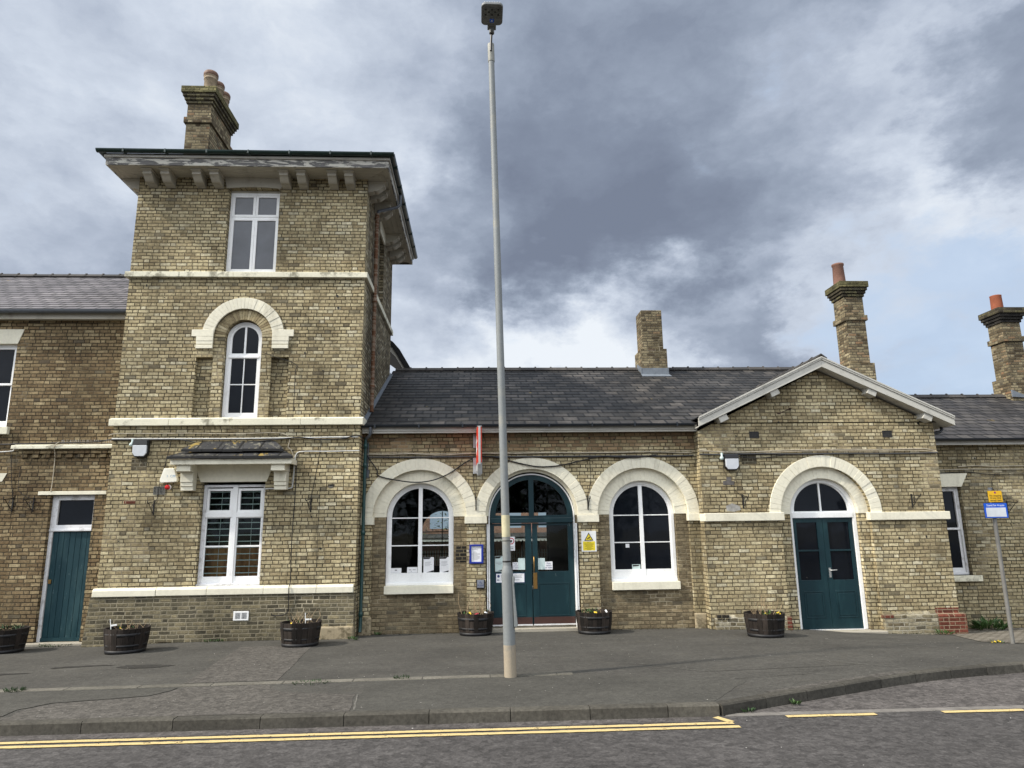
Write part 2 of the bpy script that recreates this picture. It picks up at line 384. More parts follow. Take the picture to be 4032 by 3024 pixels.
M_cream = paint('cream_masonry_paint', (.735, .695, .56), .75, .5, (.42, .39, .30), 3.2, .6, spec=.15, fine=16, streak=True, thr=(.52, .74))
M_creamS = paint('cream_stone_weathered', (.73, .695, .55), .8, .85, (.20, .185, .135), 3.0, .6, spec=.12, fine=26, thr=(.5, .66))
M_white = paint('white_gloss_paint', (.86, .86, .85), .4, .25, (.42, .40, .37), 5, .1)
M_whiteold = paint('aged_white_paint', (.74, .74, .75), .5, .6, (.33, .31, .28), 6, .2, thr=(.48, .66))
M_teal = paint('teal_door_paint', (.006, .026, .033), .38, .5, (.018, .055, .062), 3.0, .12, streak=True, thr=(.48, .66), chips=(.685, (.16, .2, .2)))
M_tealold = paint('worn_teal_paint', (.005, .034, .044), .5, .55, (.03, .075, .083), 4.0, .2, streak=True, thr=(.48, .64), chips=(.66, (.12, .18, .19)))
M_soffit = paint('grey_cream_soffit', (.44, .41, .34), .8, .6, (.18, .16, .12), 2.5, .3, spec=.15)
M_fascia = peel('peeling_fascia', (.52, .50, .44), (.15, .145, .14), .50)
M_barge = paint('weathered_white_board', (.50, .485, .435), .65, .55, (.27, .26, .22), 4.0, .25, streak=False)
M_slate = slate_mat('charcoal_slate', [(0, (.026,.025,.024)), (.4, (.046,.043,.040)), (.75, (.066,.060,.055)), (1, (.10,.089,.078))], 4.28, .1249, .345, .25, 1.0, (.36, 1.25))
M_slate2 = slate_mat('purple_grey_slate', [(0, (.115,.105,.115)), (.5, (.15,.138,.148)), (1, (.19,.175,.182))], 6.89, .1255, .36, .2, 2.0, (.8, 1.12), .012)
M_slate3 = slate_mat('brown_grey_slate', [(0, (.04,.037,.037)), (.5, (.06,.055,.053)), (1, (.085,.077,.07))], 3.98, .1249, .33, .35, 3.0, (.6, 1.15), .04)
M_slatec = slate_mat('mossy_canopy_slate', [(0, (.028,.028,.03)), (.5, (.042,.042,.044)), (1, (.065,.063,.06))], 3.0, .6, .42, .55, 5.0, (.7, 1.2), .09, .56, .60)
M_ridge = island_mat('ridge_tile', [(0, (.035,.034,.034)), (1, (.075,.068,.062))], .8, 25, .4)
M_lead = flat('lead_flashing', (.15, .17, .195), .5, 0, .4, .18, 6, .2)
M_gutter = flat('dark_gutter', (.012, .016, .022), .3, 0, .5, .25, 5)
M_gutg = flat('dark_green_gutter', (.006, .022, .018), .3, 0, .5, .3, 5)
M_gpipe = flat('green_downpipe', (.010, .048, .046), .35, 0, .5, .2, 5)
M_rust = peel('rusty_pipe', (.22, .16, .115), (.145, .068, .036), .5, 3.0)
M_greyp = flat('grey_plastic', (.09, .10, .115), .4)
M_glass = glass_mat('window_glass', False)
M_glassg = glass_mat('bright_window_glass', False, base=(.055, .058, .066), ior=1.45)
M_clear = glass_mat('clear_glass', True)
M_pot1 = flat('buff_clay', (.34, .27, .19), .8, 0, .2, .3, 8, .2); M_pot1r = flat('brown_clay_rim', (.16, .09, .06), .6, 0, .3, .2, 8)
M_pot2 = flat('faded_terracotta', (.185, .10, .075), .8, 0, .2, .2, 6, .2); M_pot3 = flat('bright_terracotta', (.25, .08, .042), .75, 0, .2, .15, 6, .2)
M_stone = paint('sandstone_block', (.36, .30, .20), .9, .9, (.11, .09, .055), 5.5, 1.0, spec=.1, fine=16, thr=(.44, .62))
M_step = paint('stone_step', (.36, .33, .27), .9, .6, (.16, .15, .11), 4, .5, spec=.1)
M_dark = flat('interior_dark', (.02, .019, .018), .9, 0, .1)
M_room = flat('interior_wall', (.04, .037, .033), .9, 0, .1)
M_slatb = flat('blind_slat', (.75, .78, .78), .5)
M_board = island_mat('reflected_fence_brown', [(0, (.42,.17,.07)), (1, (.6,.27,.11))], .7, 10, .2, .3, stretch=(1,1,.2))
M_iron = flat('black_iron', (.012, .011, .010), .6, 0, .4)
M_ironr = flat('rusty_iron', (.035, .02, .014), .8, 0, .3, .4)
M_blackp = flat('black_plastic', (.01, .010, .011), .35)
M_cabk = flat('black_cable', (.008, .008, .009), .5); M_cabc = flat('cream_cable', (.42, .37, .28), .6, var=.3); M_cabg = flat('grey_conduit', (.5, .5, .48), .5, var=.2); M_cabd = flat('dark_conduit', (.06, .06, .062), .5)
M_galv = paint('galvanised_steel', (.205, .218, .218), .55, .7, (.30, .285, .235), 3, .25, spec=.4, fine=28)
M_post = flat('grey_painted_post', (.155, .15, .138), .5, 0, .4, .2, 5)
M_buff = paint('faded_buff_base', (.34, .285, .21), .7, .8, (.24, .23, .20), 5, .2)
M_tape = flat('pale_sticker', (.50, .46, .30), .6)
M_wht = flat('white_plastic', (.78, .78, .76), .45, var=.05); M_paper = flat('paper', (.74, .74, .75), .8, var=.04); M_palegr = flat('pale_grey_plate', (.52, .62, .60), .4, var=.08)
M_lens = flat('frosted_lens', (.62, .64, .67), .35, var=.05)
M_cw = flat('alarm_cover', (.80, .78, .68), .5, var=.06); M_redl = flat('red_dome', (.5, .012, .015), .2, 0, .6, .1)
M_yelsign = flat('yellow_sign', (.72, .42, .015), .45, var=.05); M_bluesign = flat('blue_sign', (.004, .09, .55), .4, var=.05); M_blueframe = flat('blue_frame', (.012, .03, .26), .4)
M_ink = flat('black_ink', (.015, .015, .015), .6); M_inkb = flat('navy_ink', (.02, .03, .14), .6); M_grey = flat('grey_ink', (.28, .28, .29), .7); M_fadeb = flat('faded_blue_ink', (.22, .38, .55), .6)
M_yel2 = flat('yellow_panel', (.74, .58, .03), .5, var=.04); M_olive = flat('olive_text', (.18, .15, .01), .6); M_redr = flat('red_ring', (.45, .02, .04), .5)
M_orange = flat('orange_red_panel', (.60, .04, .014), .35, var=.08); M_brass = flat('brass', (.33, .19, .06), .35, .8, .5); M_kick = flat('brown_kick_plate', (.05, .022, .017), .5)
M_steel = flat('door_steel', (.55, .55, .53), .3, .8); M_alu = flat('aluminium_strip', (.75, .75, .76), .35, .3)
M_wood = island_mat('barrel_stave', [(0, (.009,.007,.0055)), (.5, (.019,.0145,.0115)), (1, (.04,.031,.025))], .85, 14, .5, .45, stretch=(1,1,.25))
M_hoop = flat('barrel_hoop', (.018, .018, .019), .55, .3, .4, .3); M_soil = flat('soil', (.018, .013, .009), .95, 0, .1, .4, 40, .8)
M_stem = flat('dry_stem', (.30, .22, .13), .9, var=.3); M_leaf = flat('fresh_leaf', (.04, .085, .018), .6, var=.35); M_leafd = flat('dark_leaf', (.03, .065, .02), .7, var=.35)
M_fy = flat('yellow_petal', (.66, .46, .03), .6); M_fw = flat('white_petal', (.8, .8, .78), .6); M_fr = flat('red_petal', (.4, .03, .05), .6)
M_pave = asphalt('pavement_asphalt', (.064, .0605, .053), .24, 46, .16, 0, .02, (1.05, 1.0, .9))
M_patch = asphalt('coarse_asphalt', (.080, .073, .064), .42, 38, .12, 3.1, .02)
M_smooth = asphalt('smooth_asphalt', (.062, .059, .051), .22, 48, .15, 5.7, .012)
M_damp = asphalt('damp_asphalt', (.034, .032, .028), .25, 45, .2, 8.1, .01)
M_road = asphalt('road_asphalt', (.064, .0595, .057), .4, 36, .14, 1.3, .022)
M_bay = asphalt('bay_asphalt', (.082, .074, .069), .42, 34, .15, 9.3, .03)
M_kerb = island_mat('kerb_stone', [(0, (.050,.046,.038)), (1, (.084,.077,.063))], .9, 22, .5, .35)
M_edge = island_mat('edging_stone', [(0, (.115,.107,.088)), (1, (.155,.143,.118))], .9, 30, .5, .3)
M_chan = flat('channel_concrete', (.17, .157, .142), .9, 0, .2, .22, 8, .4)
M_line = worn_line('yellow_road_paint', (.56, .43, .20), .405)
M_moss2 = flat('moss', (.045, .05, .012), .95, var=.4)
def setts():
    t = NT('stone_setts'); P = t.pos().outputs['Position']
    b = t.n('ShaderNodeTexBrick'); t.put(b.inputs['Vector'], t.vm('ADD', P, t.vm('SCALE', t.noise(P, 5, 2, color=True), sc=.05)))
    b.inputs['Scale'].default_value = 1.0; b.inputs['Brick Width'].default_value = .2; b.inputs['Row Height'].default_value = .11; b.inputs['Mortar Size'].default_value = .012
    t.put(b.inputs['Color1'], (.13, .115, .095)); t.put(b.inputs['Color2'], (.24, .215, .18)); t.put(b.inputs['Mortar'], (.06, .055, .035))
    n = t.noise(P, 30, 4, .6); k = t.mr(n, .3, .7, .75, 1.2)
    c = t.mix(1.0, b.outputs[0], t.comb(k, k, k), 'MULTIPLY')
    return t.done(t.pbsdf(c, .9, t.bump(t.m('SUBTRACT', t.m('MULTIPLY', n, .3), b.outputs[1]), .7, .012), spec=.2))
M_setts = setts()

# ------------------------------------------------------------------ ground
KP = [(-80, 7.96), (2.63, 7.94), (3.6, 8.38), (4.58, 8.80), (5.3, 9.12), (5.96, 9.36), (6.69, 9.54), (7.44, 9.69), (8.4, 9.80), (9.6, 9.86), (11.5, 9.9), (80, 9.9)]
def yk(x):
    for (x0, y0), (x1, y1) in zip(KP, KP[1:]):
        if x <= x1: return y0 + (y1-y0)*(x-x0)/(x1-x0)
    return KP[-1][1]
def sst(a): a = min(max(a, 0), 1); return a*a*(3-2*a)
def gz(x, y):
    k = yk(x); t = (y-k)/(14.9-k); t = min(max(t, 0), 1.15)
    return .195*(1-t) - .2*sst((x-5)/5)*min(t, 1.05) - .06*sst((-x-5.5)/2.5)*t
ROADZ = .08
structure(MB().box(-400, 400, -400, 600, -.9, -.42).build('ground', flat('earth', (.12, .11, .08), .95, var=.3)))
structure(MB().box(-120, 120, -40, 8.1, -.3, ROADZ).box(2.7, 120, 8.1, 10.0, -.3, ROADZ).build('road', M_road))
xs = [-80, -40, -20, -15] + [-12+.4*i for i in range(36)] + [2.63] + [2.8+.2*i for i in range(40)] + [11, 12, 13, 14, 16, 20, 40, 80]
xs = sorted(set(round(x, 3) for x in xs)); NY = 26
vs = []; fs = []
for x in xs:
    k = yk(x) + .13
    for j in range(NY+1):
        y = k + (17.2-k)*(j/NY); vs.append((x, y, gz(x, y)))
for i in range(len(xs)-1):
    for j in range(NY): fs.append((i*(NY+1)+j, (i+1)*(NY+1)+j, (i+1)*(NY+1)+j+1, i*(NY+1)+j+1))
structure(MB().add(vs, fs, True).build('pavement', M_pave, recalc=False))
def sheet(name, poly, mat, dz=.004, cell=.35):
    # a thin sheet following the ground, clipped to the polygon by slicing it into cells
    b = bmesh.new(); vv = [b.verts.new((x, y, 0)) for x, y in poly]
    b.faces.new(vv); bmesh.ops.triangulate(b, faces=b.faces)
    x0 = min(p[0] for p in poly); x1 = max(p[0] for p in poly); y0 = min(p[1] for p in poly); y1 = max(p[1] for p in poly)
    nx = min(int((x1-x0)/cell)+1, 60); ny = min(int((y1-y0)/cell)+1, 40)
    for i in range(1, nx): bmesh.ops.bisect_plane(b, geom=b.verts[:]+b.edges[:]+b.faces[:], plane_co=(x0+(x1-x0)*i/nx, 0, 0), plane_no=(1,0,0))
    for i in range(1, ny): bmesh.ops.bisect_plane(b, geom=b.verts[:]+b.edges[:]+b.faces[:], plane_co=(0, y0+(y1-y0)*i/ny, 0), plane_no=(0,1,0))
    for v in b.verts: v.co.z = gz(v.co.x, v.co.y) + dz
    me = bpy.data.meshes.new(name); b.to_mesh(me); b.free(); me.materials.append(mat)
    for p in me.polygons:
        if p.normal.z < 0: p.flip()
    o = bpy.data.objects.new(name, me); COL.objects.link(o); return structure(o)
def wavy(poly, amp=.03, n=6):
    out = []
    for (a, b) in zip(poly, poly[1:]+poly[:1]):
        for i in range(n):
            f = i/n; w = 0 if i == 0 else amp
            out.append((a[0]+(b[0]-a[0])*f+RD.uniform(-w, w), a[1]+(b[1]-a[1])*f+RD.uniform(-w, w)))
    return out
sheet('pavement_patch', wavy([(-3.93, 10.02), (-2.72, 10.09), (-3.05, 13.6), (-4.36, 13.6)], .012), M_patch)
sheet('pavement_patch', wavy([(-9, 8.1), (-5.05, 8.25), (-5.12, 8.6), (-4.95, 8.92), (-4.5, 9.05), (-4.0, 9.2), (-3.86, 9.5), (-3.84, 9.74), (-2.75, 9.80), (-2.62, 9.5), (-2.45, 9.28), (-2.0, 9.14), (-1.49, 9.02), (-1.40, 8.1)], .012), M_patch)
sheet('pavement_patch', wavy([(-12, 8.12), (-5.15, 8.3), (-5.2, 8.6), (-5.0, 8.95), (-4.5, 9.08), (-4.02, 9.24), (-3.9, 9.5), (-3.88, 9.73), (-12, 9.6)], .01), M_smooth, .006)
sheet('pavement_patch', wavy([(-1.38, 8.1), (2.6, 8.1), (3.4, 9.2), (1.4, 10.02), (-1.48, 9.9)], .02), M_smooth, .003)
sheet('damp_stain', wavy([(-5.55, 11.5), (-5.2, 11.36), (-4.86, 11.42), (-4.7, 11.62), (-5.1, 11.72), (-5.5, 11.72)], .03), M_damp, .005)
sheet('damp_stain', wavy([(-6.6, 11.62), (-6.0, 11.7), (-5.65, 11.75), (-6.1, 11.82), (-6.6, 11.75)], .025), M_damp, .005)
sheet('damp_stain', wavy([(-8.3, 11.0), (-7.2, 11.1), (-6.6, 11.25), (-7.3, 11.32), (-8.3, 11.25)], .03), M_damp, .005)
sheet('sett_paving', [(9.5, 13.95), (9.05, 12.7), (9.5, 12.3), (13, 12.1), (18, 12.1), (18, 16.5), (10.05, 16.5), (10.05, 14.6), (9.75, 14.55)], M_setts, .008)
def seam(pts, w, mat):
    for a, b in zip(pts, pts[1:]):
        L = math.hypot(b[0]-a[0], b[1]-a[1]); nx, ny = -(b[1]-a[1])/L*w/2, (b[0]-a[0])/L*w/2
        sheet('pavement_seam', wavy([(a[0]+nx, a[1]+ny), (b[0]+nx, b[1]+ny), (b[0]-nx, b[1]-ny), (a[0]-nx, a[1]-ny)], .006, 8), mat, .0055)
M_seam = asphalt('pale_seam', (.13, .123, .108), .4, 60)
seam([(2.35, 10.75), (3.1, 9.95)], .016, M_seam); seam([(5.0, 10.6), (5.35, 10.1), (5.75, 9.75)], .018, M_seam); seam([(6.6, 12.9), (7.6, 11.6)], .016, M_seam)
seam([(3.1, 9.93), (4.2, 9.98), (5.3, 10.05)], .014, M_damp); seam([(3.3, 9.35), (4.4, 9.5)], .012, M_damp); seam([(-1.46, 9.0), (-1.36, 8.15)], .02, M_seam)
seam([(3.4, 8.45), (4.6, 9.0), (5.6, 9.4)], .16, M_patch)
# edging strip set in the pavement
m = MB(); x = -30.0
while x < 1.25:
    x1 = min(x+.914, 1.3); f = lambda q: 9.78 + .033*(q+6) if q > -6 else 9.78
    ya, yb = f(x), f(x1-.008)
    m.add([(x, ya-.07, gz(x, ya)+.012), (x1-.008, yb-.07, gz(x1, yb)+.012), (x1-.008, yb+.08, gz(x1, yb)+.012), (x, ya+.08, gz(x, ya)+.012),
           (x, ya-.07, gz(x, ya)-.1), (x1-.008, yb-.07, gz(x1, yb)-.1), (x1-.008, yb+.08, gz(x1, yb)-.1), (x, ya+.08, gz(x, ya)-.1)],
          [(0,1,2,3), (0,4,5,1), (1,5,6,2), (2,6,7,3), (3,7,4,0)])
    x = x1
structure(m.build('edging', M_edge, bevel=.006))
# kerb
m = MB()
sec = [(-.14, -.2), (-.14, .117), (-.02, .119), (-.004, .104), (.012, -.2)]
def kerb_block(a, b):
    a = Vector((*a, ROADZ)); b = Vector((*b, ROADZ)); d = (b-a).normalized()*.004
    i0 = len(m.v); e = RD.uniform(-.003, .003)
    m.sweep([a+d, b-d], [(p[0], p[1]+e) for p in sec])
jx = [-4.13-.89*i for i in range(20, 0, -1)] + [-4.13, -3.20, -2.30, -1.43, -.53, .34, 1.20, 2.05, 2.62]
for a, b in zip(jx, jx[1:]): kerb_block((a, 7.95), (b, 7.95))
cur = [(x, yk(x)) for x in (2.65, 3.25, 3.85, 4.45, 5.05, 5.65, 6.25, 6.85, 7.45, 8.05, 8.65, 9.25, 9.85, 10.6, 11.5, 12.4, 13.3, 14.2, 15.1, 16, 17, 18, 20)]
for a, b in zip(cur, cur[1:]): kerb_block(a, b)
structure(m.build('kerb', M_kerb))
structure(MB().box(2.68, 30, 7.92, 8.035, ROADZ-.1, ROADZ+.006).build('channel', M_chan))
sv = MB().add([(2.72, 8.035, ROADZ+.004), (60, 8.035, ROADZ+.004), (60, 9.8, ROADZ+.004), (2.72, 7.98, ROADZ+.004)], [(0,1,2,3)])
bv = [(2.72, 8.036)] + [(40, 8.036), (40, 9.88)] + [(x, yk(x)-.01) for x in (11.5, 9.6, 8.4, 7.44, 6.69, 5.96, 5.3, 4.58, 3.6, 2.9)]
structure(MB().prism(bv, ROADZ+.0005, ROADZ+.004, 'z').build('parking_bay', M_bay))
gut = MB().add([(-60, 7.76, ROADZ+.003), (2.6, 7.76, ROADZ+.003), (2.6, 7.94, ROADZ+.003), (-60, 7.94, ROADZ+.003)], [(0,1,2,3)])
structure(gut.build('gutter_channel', M_bay))
def line(pts, w):
    # jagged-edged painted strip
    m = MB(); vs = []; fs = []; n = 0
    (xa, ya), (xb, yb) = pts; L = math.hypot(xb-xa, yb-ya); k = max(2, int(L/.07)); dx, dy = (xb-xa)/L, (yb-ya)/L
    for i in range(k+1):
        f = i/k; j0 = RD.uniform(-.005, .005); j1 = RD.uniform(-.005, .005)
        cx, cy = xa+(xb-xa)*f, ya+(yb-ya)*f
        vs += [(cx+dy*(w/2+j0), cy-dx*(w/2+j0), ROADZ+.008), (cx-dy*(w/2+j1), cy+dx*(w/2+j1), ROADZ+.008)]
    for i in range(k): fs.append((2*i, 2*i+2, 2*i+3, 2*i+1))
    return m.add(vs, fs)
def add_line(pts, w): structure(line(pts, w).build('yellow_line', M_line, recalc=False))
add_line([(-16, 7.69), (2.66, 7.665)], .075); add_line([(-16, 7.53), (2.68, 7.53)], .075)
add_line([(2.55, 7.90), (2.66, 7.70)], .085)
for a, b in ((3.31, 4.30), (5.05, 5.97), (6.8, 7.75), (8.6, 9.5)): add_line([(a, 7.852), (b, 7.845)], .08)

# ------------------------------------------------------------------ the station building
B = thing('station_building', 'yellow brick Victorian railway station with square tower, low hall and gabled bay', 'building', (1.3, 15, 0))
def part(name, mb, mat, parent=None, label=None, bevel=0):
    o = mb.build(name, mat, parent if parent is not None else B, bevel)
    if label: o['label'] = label
    return o
YM, YG, YT, YL, YP, YR = 15.0, 14.7, 14.55, 15.05, 14.95, 15.6

# --- main hall: piers and arches
A1, AD, A3 = -1.24, 1.157, 3.565
ZS = 2.365
hall = part('hall_wall', MB().prism(rect(-2.478, 4.79, -.4, 4.33), YM, YM+.098, 'y', [arch(c, ZS, .998, -.3) for c in (A1, AD, A3)]), M_hall)
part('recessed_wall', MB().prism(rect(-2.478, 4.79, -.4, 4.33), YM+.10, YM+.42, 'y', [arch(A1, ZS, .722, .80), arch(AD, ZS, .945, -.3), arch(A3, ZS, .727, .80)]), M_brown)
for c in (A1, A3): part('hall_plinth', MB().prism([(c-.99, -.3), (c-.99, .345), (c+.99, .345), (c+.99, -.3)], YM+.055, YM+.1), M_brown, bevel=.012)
for c in (A1, AD, A3):
    part('arch_ring', MB().wedges(c, ZS, .99, 1.235, 0, PI, 34, YM-.016, YM+.09, .005), M_cream, bevel=.007)
for c, r in ((A1, .715), (A3, .72)):
    part('inner_arch_ring', MB().wedges(c, ZS, r, .996, 0, PI, 32, YM+.092, YM+.24, .004), M_cream, bevel=.006)
part('inner_arch_ring', MB().wedges(AD, ZS, .935, .996, 0, PI, 30, YM+.090, YM+.20, .001), M_cream)
for a, b in ((-2.476, -2.2), (-.285, .19), (2.135, 2.595), (4.535, 4.86)): part('impost', MB().box(a, b, YM-.045, YM+.14, 2.208, 2.362), M_cream, bevel=.008)
m = MB()
m.box(-2.474, -2.2, YM-.05, YM+.06, -.2, .35)
part('corner_stone', m, M_stone, bevel=.035)
part('corner_stone', MB().box(4.55, 4.80, YM-.06, YM+.06, -.2, .305), M_stone, bevel=.03)
# --- windows
def muntins(m, xs, zs_, x0, x1, z0, z1, y, w=.022, d=.03):
    for x in xs: m.box(x-w/2, x+w/2, y, y+d, z0, z1)
    for z in zs_: m.box(x0, x1, y+.002, y+d-.002, z-w/2, z+w/2)
def arched_window(cx, r, zsill, y, glass, rows=(2.345, 1.765), glassb=1.20):
    fr = MB().prism(arch(cx, ZS, r, zsill), y, y+.10, 'y', [arch(cx, ZS, r-.075, zsill+.055)])
    w = part('window', fr, M_white, bevel=.004)
    sa = MB().prism(arch(cx, ZS, r-.074, zsill+.056), y+.02, y+.07, 'y', [arch(cx, ZS, r-.105, glassb)])
    sa.box(cx-.042, cx+.042, y+.008, y+.075, zsill+.05, ZS+r-.08)
    muntins(sa, [], rows, cx-r+.1, cx+r-.1, 0, 0, y+.03)
    part('sash', sa, M_white, w, bevel=.003)
    part('pane', MB().prism(arch(cx, ZS, r-.10, glassb-.02), y+.046, y+.052), glass, w)
    part('sill', MB().box(cx-r-.005, cx+r+.005, YM+.0, YM+.42, .79, .952), M_cream, w, bevel=.006)
    part('sill', MB().box(cx-r+.005, cx+r-.005, y-.045, y+.05, .953, 1.0), M_white, w, bevel=.004)
    return w
arched_window(A1, .715, .96, YM+.20, M_clear)
arched_window(A3, .72, .96, YM+.20, M_glass)
# --- main doors
y = YM+.20
df = MB().prism(arch(AD, 2.335, .933, -.2), y-.045, y+.08, 'y', [arch(AD, 2.335, .905, -.25)])
part('door_frame', df, M_white)
fl = MB().prism(arch(AD, 2.335, .904, 2.215), y-.02, y+.06, 'y',
    [
     [(AD+.055, 2.36)] + [(AD+.778*math.cos(.02+(PI/2-.09)*i/10), 2.36+.778*math.sin(.02+(PI/2-.09)*i/10)) for i in range(11)],
     [(AD-.055, 2.36), (AD-.055, 2.36+.776)] + [(AD-.778*math.cos(.02+(PI/2-.09)*(10-i)/10), 2.36+.778*math.sin(.02+(PI/2-.09)*(10-i)/10)) for i in range(11)]])
fan = part('fanlight', fl, M_teal, bevel=.004)
part('pane', MB().prism(arch(AD, 2.36, .80, 2.34), y+.02, y+.026), M_clear, fan)
tb = MB().box(AD-.905, AD+.905, y-.055, y+.02, 2.205, 2.315)
part('transom', tb, M_teal, bevel=.012)
def main_leaf(x0, x1, gl0, gl1, label=None):
    m = MB()
    z0, z1 = .105, 2.2
    m.prism(rect(x0, x1, z0, z1), y-.01, y+.035, 'y', [rect(gl0, gl1, 1.19, 2.15)])
    m.box(gl0, gl1, y-.017, y-.01, .28, .30); m.box(gl0, gl1, y-.017, y-.01, .93, .95)
    m.box(gl0, gl0+.02, y-.017, y-.01, .30, .93); m.box(gl1-.02, gl1, y-.017, y-.01, .30, .93)
    d = part('door', m, M_teal, None, label, bevel=.003)
    part('pane', MB().box(gl0-.01, gl1+.01, y+.012, y+.017, 1.18, 2.16), M_clear, d)
    part('kick_plate', MB().box(x0+.01, x1-.01, y-.014, y-.009, .125, .262), M_kick, d)
    part('threshold_strip', MB().box(x0+.005, x1-.005, y-.03, y-.009, .095, .122), M_alu, d)
    return d
d1 = main_leaf(AD-.90, AD-.008, .345, 1.012)
d2 = main_leaf(AD+.008, AD+.90, 1.275, 1.935)
part('handle', MB().tube([(1.19, y-.01, 1.19), (1.19, y-.06, 1.22), (1.19, y-.06, 1.47), (1.19, y-.01, 1.50)], .013), M_brass, d2)
part('push_plate', MB().box(1.172, 1.255, y-.016, y-.0095, .835, 1.165), M_brass, d2, bevel=.002)
part('threshold', MB().box(AD-.95, AD+.95, YM-.03, YM+.42, -.3, .052).box(AD-.9, AD+.9, YM+.21, YM+.25, .05, .11), M_step)
for a, b in ((.185, .205), (.217, .232), (2.067, 2.085), (2.096, 2.118)):
    part('door_guard', MB().box(a, b, YM+.02, YM+.165, .08, 2.19), M_white)
# --- hall interior and back wall (seen through the panes)
bk = 24.6
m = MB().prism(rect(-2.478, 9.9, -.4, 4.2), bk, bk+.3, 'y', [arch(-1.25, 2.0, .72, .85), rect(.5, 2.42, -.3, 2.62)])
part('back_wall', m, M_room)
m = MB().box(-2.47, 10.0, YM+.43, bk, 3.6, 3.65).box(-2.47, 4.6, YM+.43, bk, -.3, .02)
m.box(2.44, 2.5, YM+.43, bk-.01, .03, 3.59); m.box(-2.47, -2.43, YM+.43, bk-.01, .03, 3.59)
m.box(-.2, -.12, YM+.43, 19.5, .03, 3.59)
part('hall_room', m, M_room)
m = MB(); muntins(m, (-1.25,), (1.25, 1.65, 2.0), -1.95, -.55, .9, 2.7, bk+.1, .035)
part('back_window', m, M_dark)
# --- hall eaves and roof
def gutter(pts, r=.062, mat=M_gutter, name='gutter', drop=.0):
    sec = [(r*math.cos(a), r*math.sin(a)) for a in [PI+PI*i/8 for i in range(9)]] + [((r-.008)*math.cos(a), (r-.008)*math.sin(a)) for a in [2*PI-PI*i/8 for i in range(9)]]
    return part(name, MB().sweep(pts, sec), mat)
part('fascia_board', MB().box(-2.47, 4.80, 14.755, 14.785, 4.165, 4.27).box(-2.47, 4.80, 14.775, 14.80, 4.125, 4.17), M_barge, bevel=.004)
part('eaves_soffit', MB().box(-2.47, 4.79, 14.80, 15.0, 4.15, 4.17), M_soffit)
gutter([(-2.47, 14.70, 4.30), (4.72, 14.70, 4.285)])
for i in range(8): part('gutter_bracket', MB().box(-2.2+.93*i, -2.165+.93*i, 14.63, 14.76, 4.225, 4.31), M_gutter, bevel=.004)
def slate_slope(m, x0, x1, y0, z0, slope, n, run, axis='y', sgn=1, jag=.0):
    # n stepped courses rising away from the eaves; run = horizontal width of a course
    for i in range(n):
        ya, yb = y0+sgn*run*i, y0+sgn*run*(i+1)+sgn*.01; za, zb = z0+slope*run*i+.014, z0+slope*(run*(i+1)+.01)+.004
        k = 10 if abs(x1-x0) > 2 else 1
        for j in range(k):
            xa, xb = x0+(x1-x0)*j/k, x0+(x1-x0)*(j+1)/k
            e = RD.uniform(0, .006); e2 = e
            P = (lambda x, y_, z: (x, y_, z)) if axis == 'y' else (lambda x, y_, z: (y_, x, z))
            m.add([P(xa, ya, za-.022), P(xb, ya, za-.022), P(xb, ya, za+e), P(xa, ya, za+e2), P(xb, yb, zb), P(xa, yb, zb)],
                  [(0,1,2,3), (3,2,4,5)])
    return m
SL = .458; EY = 14.70; EZ = 4.28
RN = 19; RUN = (19.9-EY)/RN
m = MB(); slate_slope(m, -2.478, 10.3, EY, EZ, SL, RN, RUN)
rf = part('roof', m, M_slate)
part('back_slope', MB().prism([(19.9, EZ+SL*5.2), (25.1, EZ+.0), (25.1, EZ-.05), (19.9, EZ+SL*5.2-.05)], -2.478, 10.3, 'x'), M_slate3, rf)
def ridge(x0, x1, y, z, axis='x', name='ridge_tiles', ln=.46, w=.13):
    m = MB(); x = x0
    while x < x1-.02:
        b = min(x+ln, x1); e = RD.uniform(-.006, .006)
        sec = [(-w, -.055), (0, .045+e), (w, -.055), (w-.015, -.08), (0, .015), (-w+.015, -.08)]
        P = (lambda q: (q, y, z)) if axis == 'x' else (lambda q: (y, q, z))
        m.sweep([P(x), P(b-.004)], sec)
        sec2 = [(-w-.012, -.06), (0, .07+e), (w+.012, -.06), (w, -.09), (0, .02), (-w, -.09)]
        m.sweep([P(b-.05), P(b-.002)], sec2)
        x = b
    return m
part('ridge_tiles', ridge(-2.4, 10.2, 19.9, EZ+SL*5.2+.05), M_ridge, rf)
# lead flashing where the hall roof meets the tower
m = MB().prism([(14.7, 4.30), (19.3, 4.30+SL*4.6), (19.3, 4.37+SL*4.6), (14.7, 4.37)], -2.474, -2.462, 'x')
m.prism([(14.7, 4.312), (19.3, 4.312+SL*4.6), (19.3, 4.322+SL*4.6), (14.7, 4.322)], -2.47, -2.40, 'x')
part('flashing', m, M_lead, rf)

